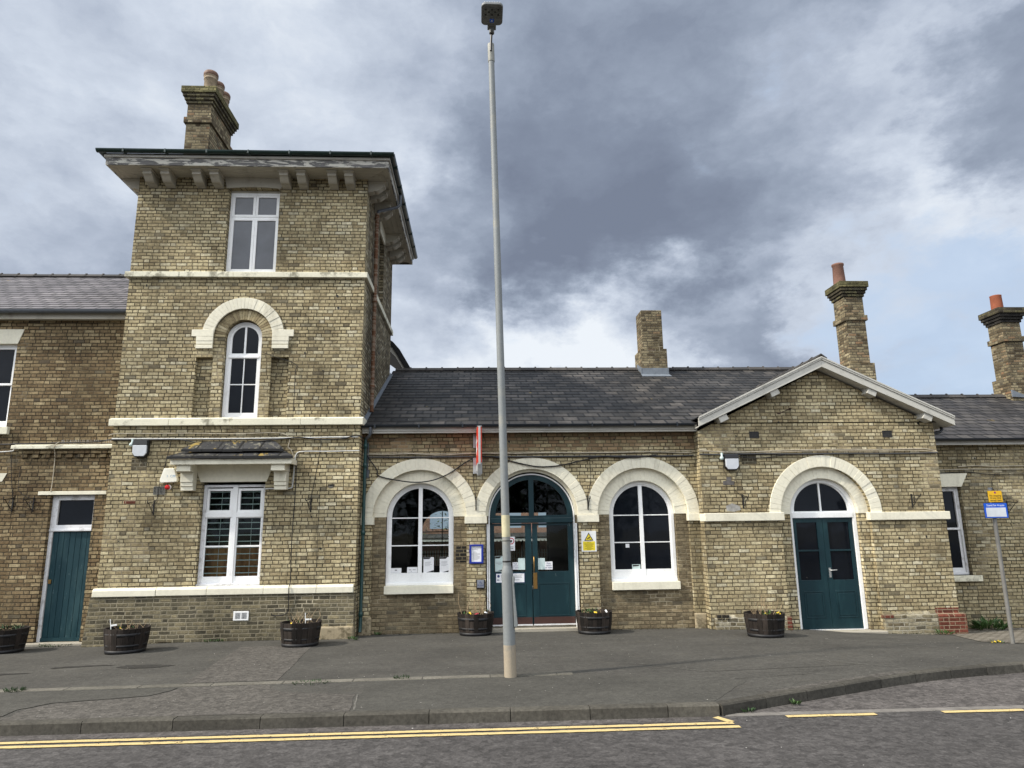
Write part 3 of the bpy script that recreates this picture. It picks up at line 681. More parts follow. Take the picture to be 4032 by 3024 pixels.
# --- gabled bay
GC = 7.445
GA = 7.565
gp = [(4.79, -.5), (4.79, 4.12), (GA, 5.46), (10.09, 4.25), (10.09, -.5)]
gw = part('gable_wall', MB().prism(gp, YG, YG+.098, 'y', [arch(GC, 2.33, .99, -.45)]), M_yel)
part('recessed_wall', MB().prism(gp, YG+.10, YG+.42, 'y', [arch(7.465, 2.32, .757, -.45)]), M_yel)
part('gable_side_wall', MB().box(9.85, 10.089, YG+.42, 15.62, -.5, 4.2), M_right)
part('arch_ring', MB().wedges(GC+.012, 2.33, .985, 1.235, 0, PI, 34, YG-.016, YG+.09, .005), M_cream, bevel=.007)
part('inner_arch_ring', MB().wedges(7.465, 2.32, .752, 1.012, 0, PI, 32, YG+.092, YG+.22, .004), M_cream, bevel=.006)
m = MB().box(4.80, 6.52, YG-.055, YG+.12, 2.185, 2.355).box(4.785, 4.87, YG-.045, YM+.02, 2.187, 2.353)
part('string_band', m, M_cream, bevel=.01)
part('string_band', MB().box(8.385, 10.165, YG-.055, YG+.12, 2.165, 2.335).box(10.05, 10.16, YG+.12, YR, 2.167, 2.333), M_cream, bevel=.01)
part('weathered_plinth', MB().prism([(YG-.075, -.5), (YG-.075, .22), (YG, .30), (YG, -.5)], 4.86, 6.45, 'x'), M_rub, bevel=.02)
part('weathered_plinth', MB().prism([(YG-.075, -.5), (YG-.075, .21), (YG, .29), (YG, -.5)], 8.42, 9.58, 'x'), M_rub, bevel=.02)
m = MB().prism([(YG-.085, -.5), (YG-.085, .19), (YG-.004, .255), (YG-.004, .345), (YG+.0, .345), (YG+.0, -.5)], 9.58, 10.09, 'x')
m.box(10.089, 10.175, YG-.085, 15.2, -.5, .23)
part('red_brick_repair', m, M_red, label='patch of red brick repairs at the foot of the right corner')
part('red_brick_repair', MB().box(6.36, 6.462, YG-.082, YG+.02, -.06, .24), M_red); part('red_brick_repair', MB().box(8.405, 8.62, YG-.088, YG, .17, .235), M_red)
m = MB().box(4.90, 5.06, YG-.085, YG, .19, .31).box(5.075, 5.16, YG-.084, YG, .19, .30)
part('dark_corner_brick', m, M_black, bevel=.02)
part('gable_step', MB().box(6.5, 8.45, YG-.12, YG+.3, -.5, -.082), M_step, bevel=.012)
# gable door
y = YG+.22
fr = MB().prism(arch(7.465, 2.32, .75, -.07), y-.02, y+.09, 'y', [arch(7.465, 2.32, .668, -.10)])
fr.box(6.79, 8.14, y-.03, y+.06, 2.235, 2.345)
part('door_frame', fr, M_white, bevel=.005)
fn = MB().prism(arch(7.465, 2.345, .664, 2.346), y+.02, y+.06, 'y', [arch(7.465, 2.375, .60, 2.375)])
fn.box(7.448, 7.482, y+.015, y+.06, 2.35, 3.0)
f = part('fanlight', fn, M_white, bevel=.003)
part('pane', MB().prism(arch(7.465, 2.37, .62, 2.36), y+.045, y+.05), M_glass, f)
def gable_leaf(x0, x1, g0, g1):
    m = MB().prism(rect(x0, x1, -.068, 2.232), y+.01, y+.055, 'y', [rect(g0, g1, .93, 1.525), rect(g0, g1, 1.56, 2.135)])
    m.prism(rect(g0+.03, g1-.0, .16, .70), y+.002, y+.01, 'y', [rect(g0+.05, g1-.02, .18, .68)])
    m.box(g0+.075, g1-.045, y+.003, y+.01, .205, .655)
    d = part('door', m, M_teal, bevel=.003)
    part('pane', MB().box(g0-.01, g1+.01, y+.034, y+.039, .92, 2.145), M_glass, d)
    return d
gd1 = gable_leaf(6.80, 7.462, 6.88, 7.33); gd2 = gable_leaf(7.468, 8.13, 7.575, 8.045)
hm = MB().box(7.50, 7.545, y+.0, y+.0095, .98, 1.18); hm.tube([(7.522, y, 1.13), (7.522, y-.05, 1.13), (7.65, y-.05, 1.135)], .010)
part('handle', hm, M_steel, gd2)
part('threshold', MB().box(6.79, 8.14, y-.03, y+.08, -.082, -.069), M_alu)
# gable roof: two slopes running back into the hall roof
NR = 12; GRUN = 2.84/NR
m = MB(); slate_slope(m, 14.40, 18.6, 4.72, 4.375, .468, NR, GRUN, 'x', 1); slate_slope(m, 14.40, 18.6, 10.42, 4.365, .468, NR, GRUN, 'x', -1)
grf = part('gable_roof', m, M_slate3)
part('ridge_tiles', ridge(14.40, 18.2, GA, 5.74, 'y'), M_ridge, grf)
part('soffit', MB().prism([(4.73, 4.17), (GA, 5.49), (10.41, 4.17), (10.41, 4.19), (GA, 5.515), (4.73, 4.19)], 14.46, 15.3), M_barge, grf)
def barge(xe, ze, ye=14.43):
    dx = GA-xe; dz = 5.70-ze; m = MB()
    P = [(xe, ze-.195), (xe, ze-.04), (GA, 5.665), (GA, 5.488)]
    m.prism(P, ye, ye+.03)
    m.prism([(xe, ze-.055), (xe, ze+.0), (GA, 5.705), (GA, 5.648)], ye-.022, ye+.03)
    m.prism([(xe, ze-.02), (xe, ze+.016), (GA, 5.722), (GA, 5.685)], ye-.035, ye+.02)
    return m
part('bargeboard', barge(4.73, 4.375), M_barge, bevel=.003); part('bargeboard', barge(10.41, 4.362), M_barge, bevel=.003)
for px, pz in ((6.47, 4.93), (8.66, 4.93), (9.85, 4.37), (5.29, 4.37)):
    i = MB().prism([(-.10, -.075), (-.10, .10), (.10, .10), (.10, -.075)], YG-.235, YG+.1)
    sg = 1 if px < GA else -1
    i.xf(Matrix.Translation((px, 0, pz)) @ Matrix.Rotation(-sg*math.atan(.468), 4, 'Y'))
    part('purlin_end', i, M_barge, bevel=.006)
m = MB(); m.sweep([(10.40, 14.50, 4.30), (10.40, 15.55, 4.30)], [(.055*math.cos(a), .055*math.sin(a)) for a in [2*PI*i/10 for i in range(10)]])
m.tube([(10.38, 14.85, 4.26), (10.38, 14.85, 4.13), (10.33, 14.85, 4.08), (10.05, 14.78, 4.02)], .034); m.tube([(10.12, 14.7, 4.01), (10.12, 14.7, 3.6)], .001)
part('gutter', m, M_gutter)
def brick_vent(x0, x1, y, z0, z1, nx, nz, mat=M_black):
    m = MB().prism(rect(x0, x1, z0, z1), y-.004, y+.03, 'y', [rect(x0+.012, x1-.012, z0+.012, z1-.012)])
    for i in range(1, nx): q = x0+(x1-x0)*i/nx; m.box(q-.005, q+.005, y+.002, y+.02, z0, z1)
    for i in range(1, nz): q = z0+(z1-z0)*i/nz; m.box(x0, x1, y+.004, y+.022, q-.005, q+.005)
    return m
IRB = flat('dark_cast_vent', (.035, .032, .03), .8, var=.5, scale=30)
for a, b in ((5.92, 6.134), (8.907, 9.124)):
    v = part('air_vent', brick_vent(a, b, YG-.006, 3.955, 4.10, 6, 4), IRB); part('vent_void', MB().box(a+.008, b-.008, YG-.003, YG-.001, 3.963, 4.092), M_ink, v)
part('stained_patch', MB().box(5.70, 6.03, YG-.0035, YG, 3.39, 3.615), M_dirty)
part('mortar_patch', MB().prism([(5.3, 2.30+.1), (5.28, 2.5), (5.42, 2.56), (5.58, 2.5), (5.6, 2.42), (5.45, 2.38)], YG-.004, YG), flat('grey_mortar', (.30, .29, .27), .95, var=.25))
part('mortar_patch', MB().prism([(5.26, 2.95), (5.26, 3.03), (5.34, 3.04), (5.34, 3.12), (5.44, 3.12), (5.44, 3.03), (5.5, 3.03), (5.5, 2.95)], YG-.004, YG), flat('dark_mortar', (.11, .10, .095), .95, var=.3))

# --- tower
TX0, TX1, TY1 = -7.53, -2.48, 19.2
TC = -5.025
hole = [(-5.98, 4.40), (-5.98, 5.757), (-5.64, 5.757)] + [(TC+.615*math.cos(PI-PI*i/24), 6.207+.615*math.sin(PI-PI*i/24)) for i in range(25)] + [(-4.41, 5.757), (-4.03, 5.757), (-4.03, 4.40)]
part('tower_wall', MB().prism(rect(TX0, TX1, -.4, 9.93), YT, YT+.12, 'y', [hole, rect(-5.545, -4.425, 7.68, 9.66), rect(-5.645, -4.372, 1.03, 3.11)]), M_tower)
part('tower_wall', MB().prism(rect(TX0, TX1, -.4, 9.93), YT+.122, YT+.32, 'y', [arch(TC, 6.2, .40, 4.43), rect(-5.545, -4.425, 7.68, 9.66), rect(-5.645, -4.372, 1.03, 3.11)]), M_tower)
part('window_surround', MB().prism(arch(TC, 6.207, .613, 4.41), YT+.035, YT+.12, 'y', [arch(TC, 6.2, .392, 4.38)]), M_yel)
part('inner_arch_ring', MB().wedges(TC, 6.207, .388, .612, 0, PI, 26, YT+.026, YT+.2, .002, .010), M_ring, bevel=.003)
part('arch_ring', MB().wedges(TC, 6.207, .618, .868, .0, PI, 30, YT-.035, YT+.05, .005), M_cream, bevel=.007)
for sg in (-1, 1):
    m = MB()
    def bx(a, b, y0, z0, z1):
        xa, xb = TC+sg*a, TC+sg*b; m.box(min(xa, xb), max(xa, xb), y0, YT+.05, z0, z1)
    bx(.62, 1.075, YT-.037, 6.205, 6.355); bx(.62, .975, YT-.036, 6.105, 6.204); bx(.62, .97, YT-.030, 6.035, 6.104); bx(.622, .968, YT-.020, 6.012, 6.034); bx(.622, .972, YT-.036, 5.94, 6.011)
    part('arch_springer', m, M_cream, bevel=.005)
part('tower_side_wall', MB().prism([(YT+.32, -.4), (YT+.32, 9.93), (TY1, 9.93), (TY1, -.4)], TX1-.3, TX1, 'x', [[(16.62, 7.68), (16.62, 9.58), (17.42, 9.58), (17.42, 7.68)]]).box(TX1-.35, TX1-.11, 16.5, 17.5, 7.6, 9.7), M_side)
part('tower_side_wall', MB().box(TX0, TX0+.3, YT+.32, TY1, -.4, 9.93), M_tower)
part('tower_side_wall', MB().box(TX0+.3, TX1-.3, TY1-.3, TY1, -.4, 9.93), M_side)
part('lintel', MB().prism([(16.45, 9.90), (16.58, 9.56), (17.46, 9.56), (17.6, 9.90)], TX1-.02, TX1+.02, 'x'), M_cream)
# plinth with its battered left edge
pl = [(-7.72, -.4), (-7.62, .88), (-2.475, .88), (-2.475, -.4)]
part('tower_plinth', MB().prism(pl, YT-.055, YT+.15), M_plinth, bevel=.01)
part('plinth_block', MB().box(-3.13, -2.468, YT-.11, YT+.05, -.4, .25), M_stone, bevel=.03)
def blocks(x0, x1, ln, sec):
    m = MB(); x = x0
    while x < x1-.05:
        b = min(x+ln*RD.uniform(.8, 1.15), x1)
        if x1-b < .4: b = x1
        e = RD.uniform(-.004, .004)
        m.prism([(p[0]+(e if p[0] < YT-.01 else 0), p[1]+e*.5) for p in sec], x, b-.004, 'x'); x = b
    return m
def band(z0, z1, mat, ext=.075):
    m = blocks(TX0-.075, TX1+ext*.93, 1.35, [(YT-ext, z0), (YT-ext, z1-.03), (YT-.0, z1), (YT+.02, z1), (YT+.02, z0)])
    m.box(TX1-.02, TX1+ext*.93-.002, YT+.021, TY1, z0+.001, z1-.012); m.box(TX0-.073, TX0+.02, YT+.021, TY1, z0+.001, z1-.012)
    return part('string_band', m, mat, bevel=.008)
band(7.532, 7.68, M_creamS); band(4.278, 4.45, M_creamS, .085)
part('string_band', blocks(TX0-.045, TX1-.015, 1.1, [(YT-.085, .885), (YT-.085, 1.0), (YT-.05, 1.045), (YT+.02, 1.05), (YT+.02, .885)]), M_cream, bevel=.01)
# tower windows
def casement(x0, x1, z0, z1, y, m, w=.055):
    m.prism(rect(x0, x1, z0, z1), y, y+.045, 'y', [rect(x0+w, x1-w, z0+w, z1-w)])
y = YT+.12
m = MB().prism(rect(-5.54, -4.43, 7.685, 9.60), y, y+.09, 'y', [rect(-5.50, -4.47, 7.74, 9.56)])
w = part('window', m, M_white, bevel=.003)
s = MB(); xm = -4.985
casement(-5.50, xm-.002, 9.03, 9.56, y+.01, s); casement(xm+.002, -4.47, 9.03, 9.56, y+.01, s); casement(-5.50, xm-.002, 7.735, 9.0, y+.013, s); casement(xm+.002, -4.47, 7.735, 9.0, y+.013, s)
s.box(-5.50, -4.47, y+.02, y+.06, 8.99, 9.04)
part('sash', s, M_white, w, bevel=.003); part('pane', MB().box(-5.47, -4.48, y+.036, y+.041, 7.75, 9.55), M_glassg, w)
part('lintel', MB().prism([(-5.66, 9.915)] + [(-5.60+1.2*i/8, 9.655+.03*math.sin(PI*i/8)) for i in range(9)] + [(-4.34, 9.915)], YT-.025, YT+.12), M_soffit)
part('window_head', MB().box(-5.545, -4.425, y+.0, y+.1, 9.60, 9.66), M_soffit)
y = YT+.15
m = MB().prism(arch(TC, 6.19, .385, 4.45), y, y+.09, 'y', [arch(TC, 6.19, .325, 4.5)])
w = part('window', m, M_white, bevel=.003)
s = MB().prism(arch(TC, 6.19, .324, 4.46), y+.015, y+.06, 'y', [arch(TC, 6.19, .28, 5.875), rect(-5.295, -4.755, 4.575, 5.76)])
s.box(-5.35, -4.70, y-.006, y+.05, 5.775, 5.815)
muntins(s, (TC,), (5.19,), -5.30, -4.75, 4.57, 5.77, y+.02, .022); s.box(TC-.02, TC+.02, y+.012, y+.055, 5.87, 6.5)
part('sash', s, M_white, w, bevel=.003); part('pane', MB().prism(arch(TC, 6.19, .31, 4.55), y+.04, y+.045), M_glass, w)
y = YT+.11
m = MB().prism(rect(-5.64, -4.377, 1.05, 3.06), y, y+.10, 'y', [rect(-5.58, -4.437, 1.10, 3.01)])
m.box(-5.655, -4.365, y-.05, y+.05, 1.036, 1.085)
w = part('window', m, M_whiteold, bevel=.004); xm = -5.005
s = MB(); s.box(xm-.05, xm+.05, y+.005, y+.075, 1.085, 3.02); s.box(-5.58, -4.437, y+.008, y+.07, 2.40, 2.50)
for a, b in ((-5.58, xm-.05), (xm+.05, -4.437)):
    casement(a+.005, b-.005, 2.495, 2.985, y+.02, s, .05); casement(a, b, 1.085, 2.41, y+.035, s, .03)
    s.box(a, b, y+.03, y+.07, 1.09, 1.225); s.box(a, b, y+.036, y+.068, 1.80, 1.835)
part('sash', s, M_white, w, bevel=.003); part('pane', MB().box(-5.56, -4.45, y+.056, y+.060, 1.2, 2.96), M_clear, w)
bl = MB()
for i in range(14):
    z = 1.29+.125*i; bl.box(-5.56, -4.45, y+.085, y+.115, z-.008, z+.008)
for q in (-5.29, -4.66): bl.tube([(q, y+.08, 1.2), (q, y+.08, 3.0)], .004, 6)
part('blind', bl, M_slatb, w)
m = MB()
for i in range(13): m.box(-5.7+.11*i, -5.595+.11*i, y+.36, y+.38, 1.0, 1.79+.01*(i % 3))
part('reflection_boards', m, M_board, w)  # boards added behind the blind to imitate a fence reflected in the panes
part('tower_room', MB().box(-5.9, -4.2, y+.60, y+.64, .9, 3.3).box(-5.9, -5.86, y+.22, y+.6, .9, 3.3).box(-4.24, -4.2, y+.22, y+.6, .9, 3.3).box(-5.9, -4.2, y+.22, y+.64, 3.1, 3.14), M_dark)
part('lintel', MB().prism([(-5.83, 3.47), (-5.675, 3.11), (-4.345, 3.11), (-4.22, 3.47)], YT-.02, YT+.11), M_cream, bevel=.004)
# canopy over the lower tower window
m = MB().box(-6.135, -3.745, 14.10, 14.13, 3.435, 3.54).box(-6.135, -6.105, 14.131, YT, 3.436, 3.539).box(-3.775, -3.745, 14.131, YT, 3.436, 3.539)
can = part('window_canopy', m, M_cream, bevel=.004)
part('soffit', MB().box(-6.10, -3.78, 14.131, YT, 3.46, 3.475), M_cream, can)
def canopy_course(zb, z1, yf, yb, xa, xb, xc, xd, th):
    n = 5; mm = MB()
    for i in range(n):
        a0, a1 = xa+(xb-xa)*i/n, xa+(xb-xa)*(i+1)/n-.006; c0, c1 = xc+(xd-xc)*i/n, xc+(xd-xc)*(i+1)/n-.006; e = RD.uniform(-.005, .006)
        mm.add([(a0, yf, zb+e), (a1, yf, zb+e), (a1, yf, zb+th+e), (a0, yf, zb+th+e), (c0, yb, z1), (c1, yb, z1), (c0, yb, z1-th), (c1, yb, z1-th)],
               [(0,1,2,3), (3,2,5,4), (0,3,4,6), (1,7,5,2), (0,6,7,1)])
    return mm
part('canopy_slates', canopy_course(3.545, 3.79, 14.045, YT, -6.19, -3.70, -5.92, -4.10, .05), M_slatec, can)
part('canopy_slates', canopy_course(3.70, 3.955, 14.20, YT, -5.98, -3.94, -5.80, -4.22, .05), M_slatec, can)
for xa in (-6.02, -4.16):
    m = MB().box(xa-.005, xa+.27, 14.155, YT, 3.305, 3.46)
    m.prism([(YT, 3.304), (14.335, 3.304), (14.345, 3.10), (YT, 3.10)], xa+.01, xa+.26, 'x')
    m.box(xa+.013, xa+.257, 14.365, YT, 3.02, 3.099); m.box(xa+.012, xa+.258, 14.39, YT, 2.935, 3.019)
    part('canopy_bracket', m, M_cream, can, bevel=.006)
# tower eaves
EX0, EX1, EY0, EY1 = -8.0, -1.955, 14.03, 19.72
m = MB()
for i in range(4):
    a = .135*i; g = .006
    m.prism([(EX0+a, EY0+a+.001), (EX1-a, EY0+a+.001), (EX1-a-.135+g, EY0+a+.135-g), (EX0+a+.135-g, EY0+a+.135-g)], 9.912, 9.935, 'z')
    m.prism([(EX1-a, EY0+a+.008), (EX1-a, EY1-a), (EX1-a-.135+g, EY1-a-.135), (EX1-a-.135+g, EY0+a+.142)], 9.911, 9.934, 'z')
    m.prism([(EX0+a, EY0+a+.008), (EX0+a, EY1-a), (EX0+a+.135-g, EY1-a-.135), (EX0+a+.135-g, EY0+a+.142)], 9.911, 9.934, 'z')
m.box(EX0+.1, EX1-.1, EY0+.1, EY1-.1, 9.936, 9.96)
part('tower_soffit', m, M_soffit)
def rim(x0, x1, y0, y1, t, z0, z1):
    return MB().prism([(x0, y0), (x1, y0), (x1, y1), (x0, y1)], z0, z1, 'z', [[(x0+t, y0+t), (x1-t, y0+t), (x1-t, y1-t), (x0+t, y1-t)]])
part('fascia_board', rim(EX0-.01, EX1+.01, EY0-.02, EY1+.01, .03, 9.905, 10.075), M_fascia, bevel=.004)
part('eaves_moulding', rim(EX0-.045, EX1+.045, EY0-.055, EY1+.04, .07, 10.076, 10.135), M_barge, bevel=.01)
gx0, gx1, gy0, gy1 = EX0-.105, EX1+.085, EY0-.115, EY1+.10
gutter([(gx0-.06, gy0, 10.205), (gx1+.06, gy0, 10.195)], .068, M_gutg); gutter([(gx1, gy0+.0, 10.197), (gx1, gy1, 10.19)], .068, M_gutg); gutter([(gx0, gy1, 10.19), (gx0, gy0, 10.205)], .068, M_gutg)
for i in range(7): q = gx0+.5+.88*i; part('gutter_bracket', MB().box(q, q+.035, gy0-.072, gy0+.08, 10.125, 10.21), M_gutg, bevel=.004)
for i in range(6): q = gy0+.5+.9*i; part('gutter_bracket', MB().box(gx1-.08, gx1+.072, q, q+.05, 10.115, 10.20), M_gutg, bevel=.004)
hx, hy = (EX0+EX1)/2, (EY0+EY1)/2
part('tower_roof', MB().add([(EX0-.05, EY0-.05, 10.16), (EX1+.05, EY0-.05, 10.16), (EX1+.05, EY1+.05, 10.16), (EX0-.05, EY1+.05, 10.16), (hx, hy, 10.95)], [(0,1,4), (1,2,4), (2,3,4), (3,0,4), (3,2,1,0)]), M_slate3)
prof = [(0, 9.905), (-.40, 9.905), (-.40, 9.86), (-.375, 9.86), (-.375, 9.80)] + [(-.375+.03+.2*t, 9.80-.012-.10*(t*t*(3-2*t))-.03*math.sin(t*PI)) for t in [i/8 for i in range(9)]] + [(-.10, 9.665), (0, 9.645)]
def modillion(rot, px, py, w=.19):
    m = MB().prism([(a, z) for a, z in prof], -w/2, w/2, 'x')
    m.box(-w/2-.02, w/2+.02, -.43, 0, 9.872, 9.908)
    m.xf(Matrix.Translation((px, py, 0)) @ Matrix.Rotation(rot, 4, 'Z')); return m
for x in (-7.205, -6.825, -6.15, -5.77, -4.27, -3.89, -3.215, -2.845): part('eaves_bracket', modillion(0, x, YT+.005), M_soffit, bevel=.006)
for d in (-2.13, -1.75, -1.13, -.75, .75, 1.13, 1.75, 2.13): part('eaves_bracket', modillion(PI/2, TX1-.005, 16.875+d), M_soffit, bevel=.006)
for d in (-2.13, -1.75, -1.13, -.75): part('eaves_bracket', modillion(-PI/2, TX0+.005, 16.875+d), M_soffit, bevel=.006)
# --- chimneys
def chimney(x0, x1, y0, y1, z0, zcap, body, corb, top, base=None, band_z=None, cap=.17, steps=4):
    m = MB().box(x0, x1, y0, y1, z0, zcap-.1)
    if base: m.box(x0-.075, x1+.075, y0-.075, y1+.075, z0-.01, base)
    if band_z: m.box(x0-.05, x1+.05, y0-.05, y1+.05, band_z, band_z+.15)
    c = part('chimney', m, body)
    if steps:
        k = MB(); h = .085; zb = zcap-cap-h*(steps-1)
        for i in range(steps-1): e = .035*(i+1); k.box(x0-e, x1+e, y0-e, y1+e, zb+h*i, zb+h*(i+1)-.001)
        part('corbel', k, corb, c, bevel=.004)
        e = .035*steps; part('cap', MB().box(x0-e, x1+e, y0-e, y1+e, zcap-cap, zcap), top, c, bevel=.008)
        part('flaunching', MB().add([(x0-e+.03, y0-e+.03, zcap), (x1+e-.03, y0-e+.03, zcap), (x1+e-.03, y1+e-.03, zcap), (x0-e+.03, y1+e-.03, zcap), ((x0+x1)/2-.12, (y0+y1)/2-.12, zcap+.06), ((x0+x1)/2+.12, (y0+y1)/2-.12, zcap+.06), ((x0+x1)/2+.12, (y0+y1)/2+.12, zcap+.06), ((x0+x1)/2-.12, (y0+y1)/2+.12, zcap+.06)],
             [(0,1,5,4), (1,2,6,5), (2,3,7,6), (3,0,4,7), (4,5,6,7)]), M_moss, c)
    return c
c = chimney(-7.29, -6.705, 16.0, 17.42, 10.2, 13.14, M_chim, M_cap, M_moss, None, 12.17)
for py in (16.27, 16.72, 17.15):
    part('chimney_pot', MB().lathe([(.155, 0), (.15, .42), (.168, .43), (.168, .46), (.15, .47), (.15, .5), (.175, .52), (.175, .62), (.15, .64), (.12, .63)], (-6.89, py, 13.14), 20), M_pot1, c)
    part('pot_rim', MB().lathe([(.152, .5), (.18, .525), (.182, .60), (.16, .645), (.12, .64)], (-6.89, py, 13.143), 20), M_pot1r, c)
c = chimney(10.27, 10.82, 18.0, 18.56, 5.0, 8.76, M_chim, M_cap, M_moss, 6.41, 7.64)
part('chimney_pot', MB().lathe([(.17, 0), (.145, .58), (.165, .60), (.165, .645), (.13, .66), (.11, .64)], (10.37, 18.28, 8.76), 24), M_pot2, c)
c = chimney(15.25, 15.80, 18.6, 19.15, 4.8, 8.2, M_chim, M_blackcap, M_cap, 6.13, 7.2)
part('chimney_pot', MB().lathe([(.16, 0), (.15, .45), (.158, .47), (.13, .48)], (15.42, 18.87, 8.2), 24), M_pot3, c)
part('flashing', MB().prism([(15.14, 5.55), (15.14, 5.75), (15.3, 5.68), (15.45, 5.62), (15.95, 5.62), (15.95, 5.5)], 18.48, 18.52), M_lead, c)
c = chimney(4.85, 5.46, 19.40, 20.06, 5.8, 8.48, M_chim, M_cap, M_moss, 7.18, None, steps=0)
m = MB().box(4.74, 5.56, 19.305, 19.32, 6.35, 6.60).add([(4.72, 19.10, 6.31), (5.58, 19.10, 6.31), (5.56, 19.31, 6.42), (4.74, 19.31, 6.42)], [(0,1,2,3)]).prism([(19.3, 6.4), (19.9, 6.7), (19.9, 6.85), (19.3, 6.6)], 4.765, 4.77, 'x').prism([(19.3, 6.4), (19.9, 6.7), (19.9, 6.85), (19.3, 6.6)], 5.54, 5.545, 'x')
part('flashing', m, M_lead, c)
# --- rear gable roof behind the tower
m = MB().prism([(-3.2, 8.03), (-2.50, 7.55), (-2.30, 7.32), (-1.82, 6.5), (-1.98, 6.47), (-2.40, 7.20), (-2.52, 7.40), (-3.2, 7.9)], 19.90, 24)
rr_ = part('rear_roof', m, M_slate3); part('bargeboard', MB().prism([(-2.9, 7.68), (-2.52, 7.41), (-2.39, 7.19), (-1.99, 6.48), (-2.03, 6.46), (-2.43, 7.12), (-2.60, 7.29), (-2.9, 7.48)], 19.94, 20.0), M_barge, rr_)

# --- left wing
LX0 = -16.0
part('left_wall', MB().prism(rect(LX0, TX0, -.4, 6.8), YL, YL+.3, 'y', [rect(-11.3, -10.02, 4.34, 6.19), rect(-8.874, -7.95, -.3, 2.91)]), M_left)
part('fascia_board', MB().box(LX0, TX0, YL-.16, YL-.13, 6.70, 6.84).box(LX0, TX0, YL-.13, YL, 6.715, 6.74), M_soffit)
gutter([(LX0, YL-.24, 6.88), (TX0, YL-.24, 6.875)], .07, M_greyp)
LS = .55; LN = 17; LR = 4.1/LN
m = MB(); slate_slope(m, LX0, TX0-.0, 14.79, 6.89, LS, 18, .1255/LS)
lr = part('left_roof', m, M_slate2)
LYr = 14.79+18*.1255/LS; LZr = 6.89+18*.1255
part('back_slope', MB().prism([(LYr, LZr), (LYr+4.1, 6.89), (LYr+4.1, 6.8), (LYr, LZr-.06)], LX0, TX0, 'x'), M_slate2, lr)
part('ridge_tiles', ridge(LX0, TX0, LYr, LZr+.05), M_ridge, lr)
part('left_gable_end', MB().box(LX0, LX0+.3, YL+.3, 23, -.4, 6.8), M_left)
def sash_window(x0, x1, z0, z1, y, lintel, sill, zm, mat=M_white, gl=M_glass):
    m = MB().prism(rect(x0, x1, z0, z1), y, y+.1, 'y', [rect(x0+.05, x1-.05, z0+.05, z1-.05)])
    w = part('window', m, mat, bevel=.003); s = MB()
    casement(x0+.05, x1-.05, zm-.02, z1-.05, y+.01, s, .045); casement(x0+.05, x1-.05, z0+.05, zm+.025, y+.04, s, .05); s.box(x0+.09, x1-.09, y+.042, y+.08, z0+.09, z0+.15)
    part('sash', s, mat, w, bevel=.003); part('pane', MB().box(x0+.06, x1-.06, y+.052, y+.057, z0+.06, z1-.06), gl, w)
    if lintel: part('lintel', lintel, M_cream, bevel=.006)
    if sill: part('sill', sill, M_creamS, w, bevel=.01)
    return w
sash_window(-11.28, -10.03, 4.35, 6.18, YL+.09, MB().prism([(-11.42, 6.51), (-11.3, 6.18), (-10.01, 6.18), (-9.905, 6.51)], YL-.015, YL+.1), MB().box(-11.4, -9.94, YL-.08, YL+.1, 4.19, 4.35), 5.30)
part('left_porch_wall', MB().prism(rect(-9.56, TX0, -.4, 3.86), YP, YP+.10, 'y', [rect(-8.87, -7.975, -.3, 2.905)]), M_left)
m = MB().prism([(YP-.12, 3.858), (YP-.12, 3.93), (YP-.02, 3.96), (YP+.1, 3.96), (YP+.1, 3.858)], -9.73, TX0, 'x')
part('porch_cornice', m, M_creamS, bevel=.01)
m = MB().box(-9.60, TX0, YP-.055, YP+.05, 3.765, 3.855)
for i in range(9): q = -9.55+.23*i; m.box(q, min(q+.125, TX0), YP-.045, YP+.05, 3.675, 3.764)
part('dentil_course', m, M_left, bevel=.008)
part('lintel', MB().box(-9.117, -7.737, YP-.03, YP+.1, 2.906, 2.98), M_cream, bevel=.006)
part('lintel', MB().prism([(-11.2, 3.375), (-11.1, 3.2), (-9.95, 3.2), (-9.865, 3.375)], YL-.015, YL+.05), M_cream)
y = YP+.095
m = MB().prism(rect(-8.87, -7.95, -.01, 2.90), y, y+.1, 'y', [rect(-8.80, -8.0, -.05, 2.16), rect(-8.745, -8.03, 2.29, 2.80)]); m.box(-8.87, -7.95, y-.02, y+.05, 2.165, 2.205)
w = part('door_frame', m, M_whiteold, bevel=.004)
part('pane', MB().box(-8.76, -8.0, y+.05, y+.055, 2.27, 2.83), M_glass, w)
m = MB()
for i in range(7): q = -8.795+.115*i; m.box(q, q+.109, y+.03, y+.06, .03, 2.155)
d = part('side_door', m, M_tealold, bevel=.004)
part('handle', MB().box(-8.775, -8.725, y+.005, y+.03, 1.12, 1.20), M_brass, d); part('weather_board', MB().box(-8.80, -8.0, y+.0, y+.028, .0, .065), M_tealold, d)
part('step', MB().box(-9.0, -7.8, YP-.12, YP+.2, -.4, -.01), M_step, bevel=.015)
part('door_backing', MB().box(-8.95, -7.6, YP+.22, YP+.26, -.2, 3.0), M_dark)
